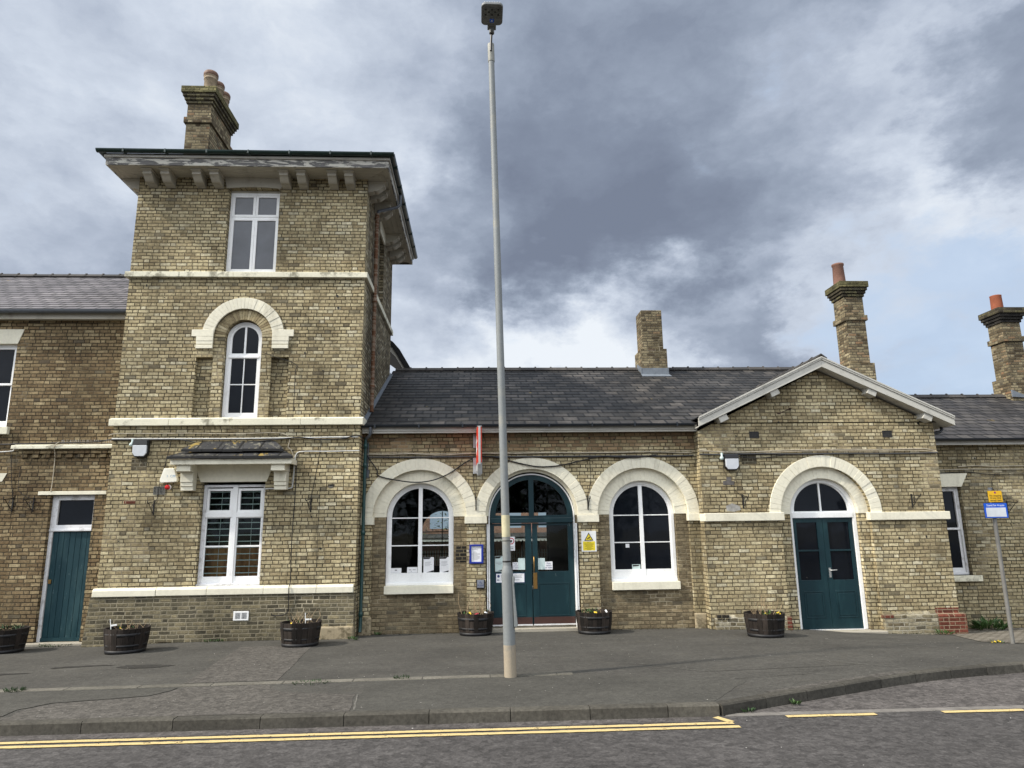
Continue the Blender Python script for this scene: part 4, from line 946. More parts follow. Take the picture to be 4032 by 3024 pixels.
# --- right wing
part('right_wall', MB().prism(rect(9.9, 24, -.6, 4.1), YR, YR+.3, 'y', [rect(10.15, 11.16, .92, 2.90)]), M_right)
sash_window(10.16, 11.15, .93, 2.90, YR+.10, MB().prism([(10.05, 3.21), (10.12, 2.90), (11.18, 2.90), (11.36, 3.21)], YR-.015, YR+.1), MB().box(10.05, 11.33, YR-.07, YR+.1, .79, .92), 1.95, M_whiteold)
part('fascia_board', MB().box(10.1, 24, YR-.20, YR-.17, 3.85, 3.955).box(10.1, 24, YR-.17, YR, 3.87, 3.89), M_barge)
gutter([(10.2, YR-.26, 3.99), (24, YR-.26, 3.985)])
m = MB(); slate_slope(m, 9.9, 24, YR-.25, 3.98, SL, 13, .1249/SL)
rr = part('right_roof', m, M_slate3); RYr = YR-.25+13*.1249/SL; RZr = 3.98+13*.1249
part('ridge_tiles', ridge(10.3, 24, RYr, RZr+.05), M_ridge, rr)
part('back_slope', MB().prism([(RYr, RZr), (RYr+3.5, 3.98), (RYr+3.5, 3.9), (RYr, RZr-.06)], 9.9, 24, 'x'), M_slate3, rr)
part('right_gable_end', MB().box(23.7, 24, YR+.3, 22, -.6, 4.0), M_right)
# --- downpipes
m = MB().tube([(-2.40, 14.86, 4.05), (-2.40, 14.86, .2), (-2.40, 14.82, .08)], .036, 10)
for z in (3.86, 3.45, 2.05, .42): m.lathe([(.036, -.05), (.047, -.045), (.047, .045), (.036, .05)], (-2.40, 14.86, z), 12)
part('downpipe', m, M_gpipe, label='dark green downpipe')
m = MB().tube([(-2.28, 14.70, 4.26), (-2.28, 14.70, 4.12), (-2.31, 14.74, 4.06), (-2.40, 14.86, 4.03), (-2.40, 14.86, 3.95)], .034, 10)
part('downpipe', m, M_greyp)
m = MB().tube([(-2.40, 15.55, 9.55), (-2.40, 15.55, 4.72)], .045, 10)
for z in (9.45, 7.35, 5.3): m.lathe([(.045, -.06), (.058, -.055), (.058, .055), (.045, .06)], (-2.40, 15.55, z), 12)
part('downpipe', m, M_rust, label='rust covered downpipe')
m = MB().tube([(gx1, 15.7, 10.12), (gx1, 15.7, 9.86), (gx1-.08, 15.68, 9.78), (-2.38, 15.57, 9.62), (-2.40, 15.55, 9.5)], .038, 10)
part('downpipe', m, M_greyp)
part('junction_box', MB().box(-2.42, -2.325, 14.93, 15.0, 3.2, 3.36).tube([(-2.36, 14.97, 3.36), (-2.36, 14.97, 3.95)], .014), M_greyp)
# --- small vents and patches
m = MB().box(-4.826, -4.529, YT-.068, YT-.05, .395, .57)
v = part('metal_vent', m, M_wht, bevel=.004); l = MB()
for i in range(8):
    z = .43+.0145*i
    for a, b in ((-4.79, -4.69), (-4.665, -4.565)): l.box(a, b, YT-.0705, YT-.068, z, z+.006)
part('louvre', l, M_ink, v)
v = part('air_vent', brick_vent(-6.61, -6.37, YT-.008, 2.87, 3.035, 8, 6), flat('rusty_cast_vent', (.16, .155, .135), .8, var=.4, scale=40)); part('vent_void', MB().box(-6.6, -6.38, YT-.003, YT-.001, 2.88, 3.03), M_hoop, v)
v = part('air_vent', brick_vent(-6.24, -6.0, YT-.062, -.045, .03, 9, 2), M_chim); part('vent_void', MB().box(-6.23, -6.01, YT-.058, YT-.056, -.04, .025), M_ink, v)
part('blackened_patch', MB().box(-.475, -.25, YM+.095, YM+.1, 1.41, 1.74), M_black)
part('red_repair_brick', MB().box(-7.175, -6.95, YT-.004, YT, 2.695, 2.765), M_red)
part('stained_patch', MB().box(-7.1, -6.79, YT-.0035, YT, 3.37, 3.625), M_dirty)

# old fixing holes and rusty stubs left in the brickwork
for x, z, y in ((-3.02, 7.42, YT), (-3.06, 7.12, YT), (-3.03, 6.85, YT), (-3.02, 5.66, YT), (-3.3, 5.45, YT), (-6.75, 7.08, YT), (-7.15, 7.35, YT), (-3.7, 5.84, YT), (-2.98, 5.05, YT), (-7.14, 3.0, YT), (-7.22, 2.35, YT), (-7.2, 1.95, YT), (-3.4, 2.38, YT),
    (-3.2, 1.75, YT), (-2.72, 1.38, YT), (.68, 3.95, YM), (2.45, 4.02, YM), (3.0, 3.98, YM), (4.1, 4.0, YM), (1.9, 4.05, YM), (6.6, 4.3, YG), (5.62, 4.0, YG), (9.6, 4.02, YG), (9.75, 4.25, YG), (8.2, 3.9, YG), (6.9, 1.0, YG), (9.0, 1.78, YG), (9.6, 1.8, YG), (12.3, 2.05, YR), (12.42, 2.05, YR), (11.6, 3.55, YR)):
    h_ = RD.uniform(.012, .04); w_ = RD.uniform(.012, .03)
    part('fixing_hole', MB().prism([(x-w_, z), (x-w_*.3, z+h_), (x+w_*.8, z+h_*.6), (x+w_, z-h_*.3), (x+w_*.2, z-h_*.8)], y-.005, y+.01), M_iron)
part('missing_brick', MB().box(-3.1, -2.96, YT-.004, YT, 2.985, 3.045), M_black); part('lime_patch', MB().box(-3.08, -2.99, YT-.007, YT, 2.972, 3.005), M_seam)
# ------------------------------------------------------------------ things fixed to the walls
def obj(name, mb, mat, label, cat, group=None, bevel=0):
    return tag(mb.build(name, mat, None, bevel), label, cat, group)
# wall lights
def wall_light(x, z, y, label):
    t = thing('wall_light', label, 'wall light', (x, y, z), 'wall lights under the cables')
    m = MB().prism([(x-.155, z-.10), (x-.155, z+.17), (x+.155, z+.17), (x+.155, z-.10), (x+.10, z-.175), (x-.10, z-.175)], y-.095, y)
    m.add([(x-.15, y-.14, z+.075), (x+.15, y-.14, z+.075), (x+.14, y-.125, z+.17), (x-.14, y-.125, z+.17), (x-.15, y-.095, z+.075), (x+.15, y-.095, z+.075), (x+.14, y-.095, z+.169), (x-.14, y-.095, z+.169)],
          [(0,1,2,3), (0,4,5,1), (1,5,6,2), (0,3,7,4), (3,2,6,7)])
    part('housing', m, M_blackp, t, bevel=.006)
    m = MB().add([(x-.14, y-.138, z+.07), (x+.14, y-.138, z+.07), (x+.14, y-.125, z-.09), (x+.09, y-.118, z-.155), (x-.09, y-.118, z-.155), (x-.14, y-.125, z-.09),
                  (x-.14, y-.097, z+.07), (x+.14, y-.097, z+.07), (x+.14, y-.097, z-.09), (x+.09, y-.097, z-.155), (x-.09, y-.097, z-.155), (x-.14, y-.097, z-.09)],
                 [(0,1,2,3,4,5), (0,6,7,1), (1,7,8,2), (2,8,9,3), (3,9,10,4), (4,10,11,5), (5,11,6,0)])
    part('lens', m, M_lens, t, bevel=.008)
    m = MB().tube([(x-.19, y-.04, z+.2), (x-.19, y-.05, z+.14), (x-.2, y-.06, z+.09)], [.03, .02, .045], 10).lathe([(0, .03), (.04, .02), (.045, 0), (.03, -.03), (0, -.04)], (x-.2, y-.06, z+.085), 12)
    part('sensor', m, M_palegr, t)
wall_light(-6.91, 3.80, YT, 'black bulkhead light with frosted lens high on the tower beside the small canopy')
wall_light(5.45, 3.43, YG, 'black bulkhead light with frosted lens on the gabled bay beside a sooty patch')
# alarm
t = thing('alarm_box', 'cream tapered alarm bell box with red strobe on the tower beside the canopy', 'alarm', (-6.29, YT, 3.1))
part('cover', MB().prism([(-6.46, 3.13), (-6.465, 3.165), (-6.40, 3.395), (-6.20, 3.395), (-6.115, 3.165), (-6.13, 3.115), (-6.44, 3.10)], YT-.10, YT), M_cw, t, bevel=.012)
text('lettering', '1  CM', .07, (-6.245, YT-.1015, 3.21), M_fadeb, t)
m = MB().tube([(-6.295, YT-.03, 3.01), (-6.295, YT-.06, 3.01)], .052, 16)
part('strobe_base', m, M_wht, t)
part('strobe_dome', MB().tube([(-6.305, YT-.06, 3.01), (-6.305, YT-.095, 3.01), (-6.305, YT-.115, 3.01)], [.05, .048, .02], 16), M_redl, t)
# hanging basket brackets
def bracket(name_label, x, y, ztop, coil=False, src=[None], mat=M_iron):
    if src[0] is None:
        t = thing('basket_bracket', name_label, 'bracket', (0,0,0), 'hanging basket brackets on the front walls', world=False)
        src[0] = t
        part('wall_bar', MB().box(-.012, .012, -.016, 0, -.27, .02), M_iron, t)
        m = MB().tube([(0, -.01, 0), (0, -.32, -.045), (0, -.335, -.02), (0, -.325, .01)], .009, 6)
        part('arm', m, M_iron, t)
        m = MB().tube([(0, -.012, -.245), (0, -.09, -.20), (0, -.17, -.13), (0, -.27, -.045)], .007, 6)
        m.tube([(0, -.10, -.19), (0, -.13, -.11), (0, -.09, -.05), (0, -.05, -.09), (0, -.08, -.13)], .005, 6)
        part('scroll', m, M_iron, t)
        t.location = (x, y, ztop); return t
    return copy_tree(src[0], (x, y, ztop), name_label)
for x, y, z, rz, lb in [(-9.675, YL, 2.855, .05, 'black basket bracket at the far left edge beside the half seen lintel'),
    (-9.195, YP, 2.84, .0, 'rusty basket bracket with coiled wire beside the narrow teal side door'),
    (-6.573, YT, 2.73, .05, 'black basket bracket on the tower below the alarm box'),
    (-3.425, YT, 2.75, -.1, 'black basket bracket on the tower between window and green downpipe'),
    (-.045, YM-.02, 2.76, .0, 'black basket bracket where left window arch and entrance arch meet'),
    (2.365, YM-.02, 2.735, .0, 'black basket bracket where entrance arch and right window arch meet'),
    (5.663, YG, 2.72, .0, 'black basket bracket on the gabled bay under the wall light'),
    (9.38, YG, 2.695, .0, 'black basket bracket on the gabled bay right of its door arch'),
    (12.20, YR, 2.55, .0, 'black basket bracket on the right wing behind the taxi sign')]:
    b = bracket(lb, x, y, z); b.rotation_euler = (0, 0, rz)
def wire(name, pts, r, mat, label, cat='cable', group='cables along the front walls', n=6):
    # smooth the polyline a little
    P = [Vector(p) for p in pts]; out = []
    for i in range(len(P)-1):
        p0 = P[max(i-1, 0)]; p1 = P[i]; p2 = P[i+1]; p3 = P[min(i+2, len(P)-1)]
        for k in range(5):
            u = k/5; out.append(.5*((2*p1)+(p2-p0)*u+(2*p0-5*p1+4*p2-p3)*u*u+(3*p1-p0-3*p2+p3)*u**3))
    out.append(P[-1])
    return obj(name, MB().tube(out, r, n), mat, label, cat, group)
def on(y, *pts): return [(a, y, b) for a, b in pts]
wire('coiled_wire', [(-9.24, YP-.03, 2.78), (-9.10, YP-.03, 2.76), (-9.06, YP-.03, 2.66), (-9.14, YP-.03, 2.6), (-9.3, YP-.04, 2.65), (-9.38, YP-.04, 2.7), (-9.33, YP-.03, 2.76), (-9.2, YP-.02, 2.72)], .006, M_ironr, 'rusty loops of wire around the bracket by the side door', 'wire', None)
q = YT-.03
wire('conduit', on(q, (-7.53, 4.015), (-6.71, 4.01), (-5.13, 4.0), (-3.8, 4.01), (-2.5, 4.02)), .016, M_cabg, 'pale conduit running level across the tower above the canopy', 'conduit')
wire('cable', on(q-.02, (-7.53, 3.99), (-6.9, 3.985), (-6.18, 3.985), (-5.72, 3.91), (-5.17, 3.885), (-4.72, 3.92), (-3.93, 4.0), (-3.66, 4.01), (-3.26, 3.965), (-2.77, 3.99), (-2.56, 4.06), (-2.42, 4.0)), .013, M_cabk, 'black cable sagging over the canopy slates on the tower')
wire('cable', on(q, (-7.6, 4.08), (-7.45, 4.12), (-6.72, 4.12), (-5.93, 4.12), (-5.01, 4.1), (-4.34, 4.12), (-4.07, 4.1), (-3.92, 4.0), (-3.94, 3.81), (-3.85, 3.76)), .009, M_cabc, 'cream cable waving along the tower just under the string course')
wire('cable', on(q, (-4.36, 2.90), (-4.33, 2.96), (-3.88, 2.965), (-3.81, 3.06), (-3.79, 3.46), (-3.77, 3.65), (-3.65, 3.72), (-3.12, 3.72), (-2.47, 3.73)), .013, M_cabg, 'thick white cable bending from tower window to the downpipe')
wire('cable', on(q, (-3.92, 3.81), (-3.83, 3.65), (-3.81, 3.32), (-3.84, 3.06)), .007, M_cabc, 'thin cream cable dropping beside the right canopy bracket')
wire('cable', on(q, (-3.75, 3.68), (-3.75, 3.32), (-3.75, 2.79), (-3.77, 2.01), (-3.76, 1.25), (-3.76, 1.1))+on(YT-.1, (-3.76, 1.02), (-3.76, .9))+on(YT-.075, (-3.76, .62), (-3.79, .52), (-3.88, .48), (-4.06, .48), (-4.08, .52)), .009, M_cabk, 'black cable dropping down the tower to curl above the plinth vent')
wire('wire', on(q, (-3.26, 3.94), (-3.32, 3.45), (-3.42, 2.76)), .007, M_cabk, 'thin black wire slanting down to the bracket beside the green downpipe')
wire('wire', on(q, (-6.33, 3.98), (-6.41, 3.48))+on(YT-.02, (-6.50, 3.03), (-6.51, 2.80), (-6.56, 2.72)), .006, M_cabk, 'thin black wire passing behind the alarm box to its bracket')
wire('wire', on(q, (-3.25, 2.97), (-3.25, 2.39), (-3.26, 1.39)), .004, M_cabk, 'faint vertical wire on the tower left of the green downpipe')
wire('wire', on(q, (-4.57, 5.85), (-4.37, 5.77), (-3.88, 5.59), (-3.875, 5.38), (-3.87, 4.57)), .007, M_cabk, 'black wire slanting from the round headed tower window then dropping')
q = YM-.03
wire('cable', on(q-.01, (-2.41, 3.72), (-2.33, 3.6), (-2.16, 3.36), (-2.13, 3.24), (-1.79, 3.15), (-1.35, 3.09), (-.97, 3.13), (-.62, 3.27), (-.29, 3.49), (-.08, 3.6)), .014, M_cabk, 'black cable drooping across the left window arch')
wire('cable', on(q-.01, (.08, 3.63), (.34, 3.62), (.66, 3.54), (.93, 3.47), (1.32, 3.4), (1.77, 3.42), (2.33, 3.54), (2.7, 3.61), (3.33, 3.58), (3.91, 3.63)), .014, M_cabk, 'black cable drooping across the top of the entrance arch')
wire('cable', on(q, (-2.42, 3.70), (-1.89, 3.69), (-1.45, 3.705), (-.8, 3.67), (-.05, 3.70), (.64, 3.69), (1.54, 3.70), (2.62, 3.69), (3.78, 3.70), (4.6, 3.675), (4.74, 3.70)), .010, M_cabc, 'upper cream cable along the low hall above the three arches')
wire('cable', on(q, (-2.42, 3.715), (-1.6, 3.72), (-.9, 3.70), (.2, 3.71), (1.3, 3.715), (2.4, 3.705), (3.6, 3.712), (4.74, 3.72)), .007, M_cabc, 'thinner cream cable touching the upper cable on the low hall')
wire('conduit', on(q, (-2.39, 3.64), (-1.45, 3.63), (-.05, 3.63), (.94, 3.62), (2.32, 3.62), (4.06, 3.61), (4.74, 3.615)), .017, M_cabd, 'dark conduit along the low hall just above the arch crowns', 'conduit')
wire('wire', on(YM-.02, (-.11, 3.27), (-.08, 3.02), (-.045, 2.76)), .006, M_cabk, 'thin wire falling from the red sign to the bracket below it')
wire('wire', on(YM-.02, (2.43, 3.6), (2.45, 3.16), (2.365, 2.74)), .006, M_cabk, 'thin wire falling to the bracket between entrance and right window')
q = YG-.03
wire('cable', on(q, (4.78, 3.70), (5.39, 3.645), (6.0, 3.655), (6.61, 3.68), (7.23, 3.685), (7.84, 3.69), (8.77, 3.68), (9.57, 3.69), (9.85, 3.685), (10.08, 3.62)), .011, M_cabc, 'cream cable rippling across the gabled bay')
wire('cable', on(q, (4.78, 3.67), (5.6, 3.665), (6.4, 3.64), (7.2, 3.66), (8.0, 3.655), (8.9, 3.645), (9.6, 3.655), (10.08, 3.61)), .008, M_cabc, 'second thinner cream cable crossing the gabled bay')
wire('conduit', on(q, (4.78, 3.61), (5.24, 3.60), (6.0, 3.61), (6.91, 3.60), (8.14, 3.60), (9.26, 3.59), (10.08, 3.60)), .016, M_cabd, 'dark conduit across the gabled bay over the door arch', 'conduit')
wire('cable', on(q-.01, (5.58, 3.56), (5.98, 3.52), (6.29, 3.53), (6.66, 3.59)), .010, M_cabk, 'short black cable sagging right of the bay wall light')
wire('wire', on(YG-.02, (5.65, 3.34), (5.5, 2.99), (5.51, 2.82), (5.65, 2.72)), .005, M_cabk, 'thin curved wire from the bay wall light to its bracket')
obj('iron_rod', MB().tube([(6.53, YG-.18, 4.46), (6.86, YG-.02, 4.59)], .011, 6).tube([(6.86, YG-.03, 4.59), (6.90, YG, 4.60)], .022, 8).tube([(6.50, YG-.18, 4.47), (6.58, YG-.18, 4.46)], .016, 6), M_ironr, 'thin rusty rod slanting out of the gable brickwork', 'rod')
q = YR-.03
wire('cable', on(q, (10.15, 3.29), (10.71, 3.29), (11.52, 3.30), (12.74, 3.29), (16, 3.30)), .012, M_cabc, 'middle cream cable along the right wing over its window')
wire('cable', on(q, (11.15, 3.36), (11.6, 3.38), (12.05, 3.36), (12.75, 3.37), (16, 3.36)), .010, M_cabc, 'topmost cream cable on the right wing starting right of the lintel')
wire('cable', on(q, (10.15, 3.24), (10.7, 3.22), (11.33, 3.24), (11.85, 3.18), (12.72, 3.18), (16, 3.2)), .010, M_cabk, 'black cable lowest on the right wing touching its lintel')
wire('wire', on(q, (12.02, 3.2), (11.9, 3.0), (11.92, 2.82), (12.15, 2.58)), .005, M_cabk, 'thin wire curling down the right wing behind the taxi sign')
q = YP-.03
wire('cable', [(-12, YL-.03, 3.98), (-10.02, YL-.03, 3.98), (-9.7, YP-.1, 3.97), (-9.46, YP-.1, 3.97), (-8.62, YP-.1, 3.985), (-8.05, YP-.08, 4.0), (-7.75, YP-.05, 4.05), (-7.5, YT-.02, 4.0)], .014, M_cabk, 'black cable lying along the cornice over the side door')
wire('cable', [(-12, YL-.03, 3.80), (-10.04, YL-.03, 3.82), (-9.77, YL-.03, 3.865)], .014, M_cabg, 'pale cable at the left edge running into the cornice end')
wire('cable', on(YP-.13, (-8.75, 4.0), (-8.84, 3.9))+on(q, (-8.86, 3.7), (-8.85, 3.22), (-8.86, 2.97)), .009, M_cabc, 'thin pale cable dropping from cornice to side door lintel')
wire('wire', on(YL-.02, (-9.82, 3.83), (-9.78, 3.4), (-9.68, 2.86)), .006, M_cabk, 'thin dark wire dropping to the leftmost bracket')
wire('wire', on(q, (-9.53, 3.5), (-9.53, 3.08), (-9.44, 2.94), (-9.2, 2.82)), .005, M_cabk, 'thin dark wire curving to the rusty bracket with coiled wire')
# bird spikes on the cornice
m = MB()
for i in range(46):
    x = -8.75+.027*i; m.tube([(x, YP-.06, 3.955), (x+RD.uniform(-.03, .03), YP-.06+RD.uniform(-.05, .04), 4.05)], .0022, 3, False)
obj('bird_spikes', m, M_cabg, 'strip of thin bird spikes on the cornice over the side door', 'bird spikes')

# projecting red sign
t = thing('projecting_sign', 'orange red double arrow sign seen edge on above the entrance, on a grey frame', 'sign', (.03, YM, 3.3))
sy0, sy1 = 14.28, 14.93
m = MB().box(-.012, .082, sy0+.02, sy1, 3.44, 4.19)
part('panel', m, M_orange, t, bevel=.004)
m = MB().box(.010, .056, sy0, sy0+.019, 3.40, 4.20).box(-.012, .082, sy0+.002, sy0+.05, 4.191, 4.203).box(-.015, .085, sy0+.05, sy1, 4.192, 4.20)
m.box(-.006, .076, 14.50, sy1, 3.30, 3.438); m.prism([(sy0+.01, 3.437), (14.52, 3.437), (14.52, 3.18), (14.40, 3.20)], -.008, .078, 'x')
part('frame', m, flat('grey_sign_frame', (.42, .42, .41), .5), t, bevel=.004)
part('wall_plate', MB().box(-.075, .12, sy1, YM-.002, 3.26, 3.60).box(-.07, .115, sy1, YM-.002, 3.82, 4.12), flat('pale_sign_plate', (.40, .41, .42), .5), t)
def arrows(x):
    def pr(pts): return MB().prism([(14.60+.26*a, 3.815+.2*b) for a, b in pts], x-.0015, x+.0015, 'x')
    m = pr([(-1, .55), (-1, .28), (1, .28), (1, .55)])
    m2 = pr([(-1, -.28), (-1, -.55), (1, -.55), (1, -.28)]); m3 = pr([(-.5, 1), (-.2, 1), (.5, .1), (-.2, -1), (-.5, -1), (.12, .1)])
    for q in (m2, m3): m.add(q.v, q.f)
    return m
part('emblem', arrows(-.0135), M_wht, t); part('emblem', arrows(.0835), M_wht, t)

t.rotation_euler = (0, 0, math.radians(2.6)); t.location.x = .0
# notice board
t = thing('notice_board', 'blue framed welcome notice on the pier left of the entrance', 'notice', (-.036, YM, 1.38))
part('frame', MB().prism(rect(-.182, .108, 1.385, 1.775), YM-.05, YM-.002, 'y', [rect(-.142, .066, 1.42, 1.74)]), M_blueframe, t, bevel=.004)
part('paper', MB().box(-.144, .068, YM-.03, YM-.027, 1.418, 1.742), M_paper, t)
text('heading', 'Welcome to\nSpalding', .038, (-.132, YM-.0305, 1.70), M_grey, t, 'LEFT', .85)
m = MB()
for i, (a, b) in enumerate([(.03, .09), (.03, .11), (0, .17), (0, .17), (.02, .12), (.02, .17), (.02, .16), (.02, .17), (.02, .14), (.02, .12)]): m.box(-.132+a, -.132+b, YM-.031, YM-.030, 1.62-.018*i, 1.626-.018*i)
part('print', m, M_grey, t)
# push switch
t = thing('push_switch', 'grey square door push switch below the blue notice board', 'door switch', (.048, YM, .87))
part('box', MB().box(-.04, .135, YM-.05, YM-.002, .875, 1.06), M_blackp, t, bevel=.006)
part('button', MB().box(-.022, .118, YM-.06, YM-.05, .895, 1.048), flat('brushed_button', (.30, .32, .37), .35, .5), t, bevel=.006)
text('lettering', 'PUSH', .05, (.048, YM-.061, .925), M_inkb, t)
part('symbol', MB().tube([(.03, YM-.0605, .99), (.05, YM-.0605, 1.03), (.058, YM-.0605, .99), (.08, YM-.0605, .985)], .004, 5), M_inkb, t)
# CCTV sign
t = thing('camera_warning_sign', 'white and yellow camera warning sign on the pier right of the entrance', 'sign', (2.36, YM, 1.59))
part('plate', MB().box(2.20, 2.52, YM-.012, YM-.004, 1.592, 2.02), M_wht, t, bevel=.002)
def tri(c, z, r): return [(c+r*math.cos(PI/2+2*PI*i/3), z+r*math.sin(PI/2+2*PI*i/3)) for i in range(3)]
part('triangle', MB().prism(tri(2.36, 1.875, .115), YM-.0140, YM-.0125, 'y', [tri(2.36, 1.875, .085)]), M_ink, t)
part('triangle_field', MB().prism(tri(2.36, 1.875, .09), YM-.0132, YM-.0126), M_yel2, t)
m = MB().prism([(2.318, 1.862), (2.325, 1.845), (2.39, 1.885), (2.38, 1.905)], YM-.0145, YM-.0135); m.tube([(2.365, YM-.014, 1.865), (2.38, YM-.014, 1.845), (2.405, YM-.014, 1.845)], .003, 4); m.box(2.403, 2.408, YM-.0145, YM-.0135, 1.832, 1.86)
part('camera_symbol', m, M_ink, t)
part('text_panel', MB().box(2.232, 2.49, YM-.0135, YM-.0125, 1.615, 1.805), M_yel2, t)
text('heading', 'CCTV', .036, (2.361, YM-.014, 1.775), M_ink, t)
m = MB()
for i, w in enumerate((.2, .19, .15, .175, .1, .185, .1)): m.box(2.361-w/2, 2.361+w/2, YM-.0145, YM-.0136, 1.753-.02*i, 1.760-.02*i)
part('print', m, M_olive, t)

# papers behind and on the panes
def paper(x0, x1, z0, z1, y, label, kind='notice', body=None, mat=None, lines=(), size=.03, ink=None, sy=0):
    t = thing(kind, label, 'notice', ((x0+x1)/2, y, z0), 'papers on the doors and windows')
    part('sheet', MB().box(x0, x1, y-.002, y, z0, z1), mat or M_paper, t)
    if body: text('lettering', body, size, ((x0+x1)/2, y-.0028, z1-sy), ink or M_inkb, t, 'CENTER', .95)
    if lines:
        m = MB()
        for i, (a, b, z, h) in enumerate(lines): m.box(x0+a, x0+b, y-.003, y-.0022, z1-z-h, z1-z)
        part('print', m, M_grey, t)
    return t
y = YM+.20
yd = y+.010
paper(.735, .852, 1.235, 1.385, yd, 'white push switch label beside the pale plate on the left door', body='Push\nswitch\nto open', size=.042, sy=.045)
paper(1.430, 1.592, 1.225, 1.390, yd, 'white push switch label beside the pale plate on the right door', body='Push\nswitch\nto open', size=.046, sy=.05)
paper(.853, 1.002, 1.228, 1.47, yd, 'blank pale grey plate on the glass of the left door', 'blank_plate', mat=M_palegr)
paper(1.28, 1.43, 1.228, 1.465, yd, 'blank pale grey plate on the glass of the right door', 'blank_plate', mat=M_palegr)
t = paper(.36, .56, 1.20, 1.52, yd, 'pale poster with dark corner at the lower left of the left door', 'poster', mat=M_palegr, lines=((.02, .15, .12, .006), (.02, .16, .14, .006), (.02, .15, .155, .006), (.06, .12, .175, .006)))
part('corner_print', MB().prism([(.365, 1.515), (.50, 1.515), (.455, 1.47), (.365, 1.47)], yd-.003, yd-.0022).prism([(.40, 1.21), (.555, 1.255), (.555, 1.21)], yd-.003, yd-.0022), M_ink, t)
t = paper(.63, .79, 1.63, 1.92, yd, 'white prohibition sign half hidden by the lamp post on the left door', 'prohibition_sign', lines=((.05, .13, .20, .012), (.05, .13, .225, .03), (.04, .14, .27, .006)))
part('ring', MB().prism([(.71+.068*math.cos(2*PI*i/24), 1.83+.068*math.sin(2*PI*i/24)) for i in range(24)], yd-.0032, yd-.0022, 'y', [[(.71+.05*math.cos(2*PI*i/24), 1.83+.05*math.sin(2*PI*i/24)) for i in range(24)]]), M_redr, t)
part('symbol', MB().box(.685, .73, yd-.0032, yd-.0022, 1.80, 1.85), M_ink, t)
t = paper(.38, .98, .975, 1.155, y-.012, 'wide white information plate with arrow low on the left door', 'information_plate', lines=((.10, .30, .025, .01), (.36, .56, .025, .01), (.10, .30, .05, .01), (.36, .54, .05, .01), (.10, .30, .075, .01), (.36, .55, .075, .01), (.10, .3, .10, .01), (.10, .28, .125, .01), (.38, .5, .125, .01)))
part('border', MB().prism(rect(.372, .988, .967, 1.163), y-.0138, y-.0118, 'y', [rect(.38, .98, .975, 1.155)]), M_inkb, t)
m = MB().prism([(.43+.028*math.cos(2*PI*i/20), 1.105+.028*math.sin(2*PI*i/20)) for i in range(20)], y-.0152, y-.0142)
m.prism([(.402, 1.025), (.425, 1.05), (.425, 1.03), (.455, 1.03), (.455, 1.02), (.425, 1.02), (.425, 1.0)], y-.0152, y-.0142)
part('symbol', m, M_inkb, t)
yw = y+.044
for x0, x1, z0, z1, lb, big in ((-1.165, -.945, 1.20, 1.52, 'left hand poster with black corners in the left arched window', 1), (-.82, -.595, 1.20, 1.52, 'right hand poster with black corners in the left arched window', 1)):
    t = paper(x0, x1, z0, z1, yw, lb, 'poster', mat=M_paper, lines=((.03, .16, .10, .008), (.03, .15, .125, .006), (.03, .18, .15, .006), (.03, .14, .175, .006)))
    part('corner_print', MB().prism([(x0+.002, z1-.002), (x1-.06, z1-.002), (x1-.1, z1-.04), (x0+.002, z1-.04)], yw-.0032, yw-.0022).prism([(x0+.06, z0+.005), (x1-.002, z0+.05), (x1-.002, z0+.005)], yw-.0032, yw-.0022), M_ink, t)
paper(-1.85, -1.63, 1.205, 1.305, yw, 'small white card at the far left of the left arched window', 'card', lines=((.08, .13, .03, .03),))
paper(-1.51, -1.29, 1.205, 1.32, yw, 'small white card beside the central bar of the left arched window', 'card', lines=((.04, .09, .05, .012), (.12, .18, .05, .012), (.08, .1, .08, .012)))
paper(3.20, 3.28, 1.655, 1.735, YM+.244, 'tiny white tag in the right arched window', 'card')
t = paper(3.32, 3.50, 1.185, 1.30, YM+.244, 'half seen white leaflet low in the right arched window', 'leaflet', mat=M_palegr)
part('corner_print', MB().prism([(3.335, 1.29), (3.49, 1.29), (3.46, 1.265), (3.335, 1.255)], YM+.2405, YM+.2415), M_ink, t)

# ------------------------------------------------------------------ street lamp
LX, LY = .43, 9.92
lz = gz(LX, LY)
t = thing('street_lamp', 'tall galvanised street lamp leaning slightly, with square head and buff painted foot', 'street lamp', (LX, LY, lz))
def lp(z): return (LX + (.235-.43)*(z-lz)/9.7, LY, z)
part('base_section', MB().tube([lp(.55), lp(1.0), lp(1.48), lp(1.50), lp(1.515), lp(1.59), lp(1.60)], [.082, .081, .08, .0798, .078, .0605, .058], 24), M_galv, t)
part('painted_foot', MB().tube([lp(-.05), lp(.40), lp(.555)], [.084, .083, .0825], 24), M_buff, t, label='faded buff paint at the foot of the pole')
part('pole', MB().tube([lp(1.60), lp(4), lp(7), lp(9.54)], [.058, .055, .051, .048], 24), M_galv, t)
c = lp(9.7)
part('top_collar', MB().tube([lp(9.535), lp(9.54), lp(9.86)], [.053, .055, .054], 20), flat('weathered_collar', (.30, .30, .27), .6, .2), t)
part('arm', MB().tube([(c[0]-.005, LY-.06, 9.70), (c[0], LY-.05, 9.85), (c[0]+.012, LY-.05, 10.06)], .018, 8), M_blackp, t)
def rrect(w, d, r, n=5):
    out = []
    for sx, sy, a0 in ((1, 1, 0), (-1, 1, PI/2), (-1, -1, PI), (1, -1, 3*PI/2)):
        for i in range(n+1): a = a0+PI/2*i/n; out.append((sx*(w-r)+r*math.cos(a), sy*(d-r)+r*math.sin(a)))
    return out
HM = Matrix.Translation((c[0]+.012, LY-.33, 10.14)) @ Matrix.Rotation(math.radians(-6), 4, 'X')
def hp(m): return m.xf(HM)
m = hp(MB().prism(rrect(.172, .21, .07), 0, .045, 'z'))
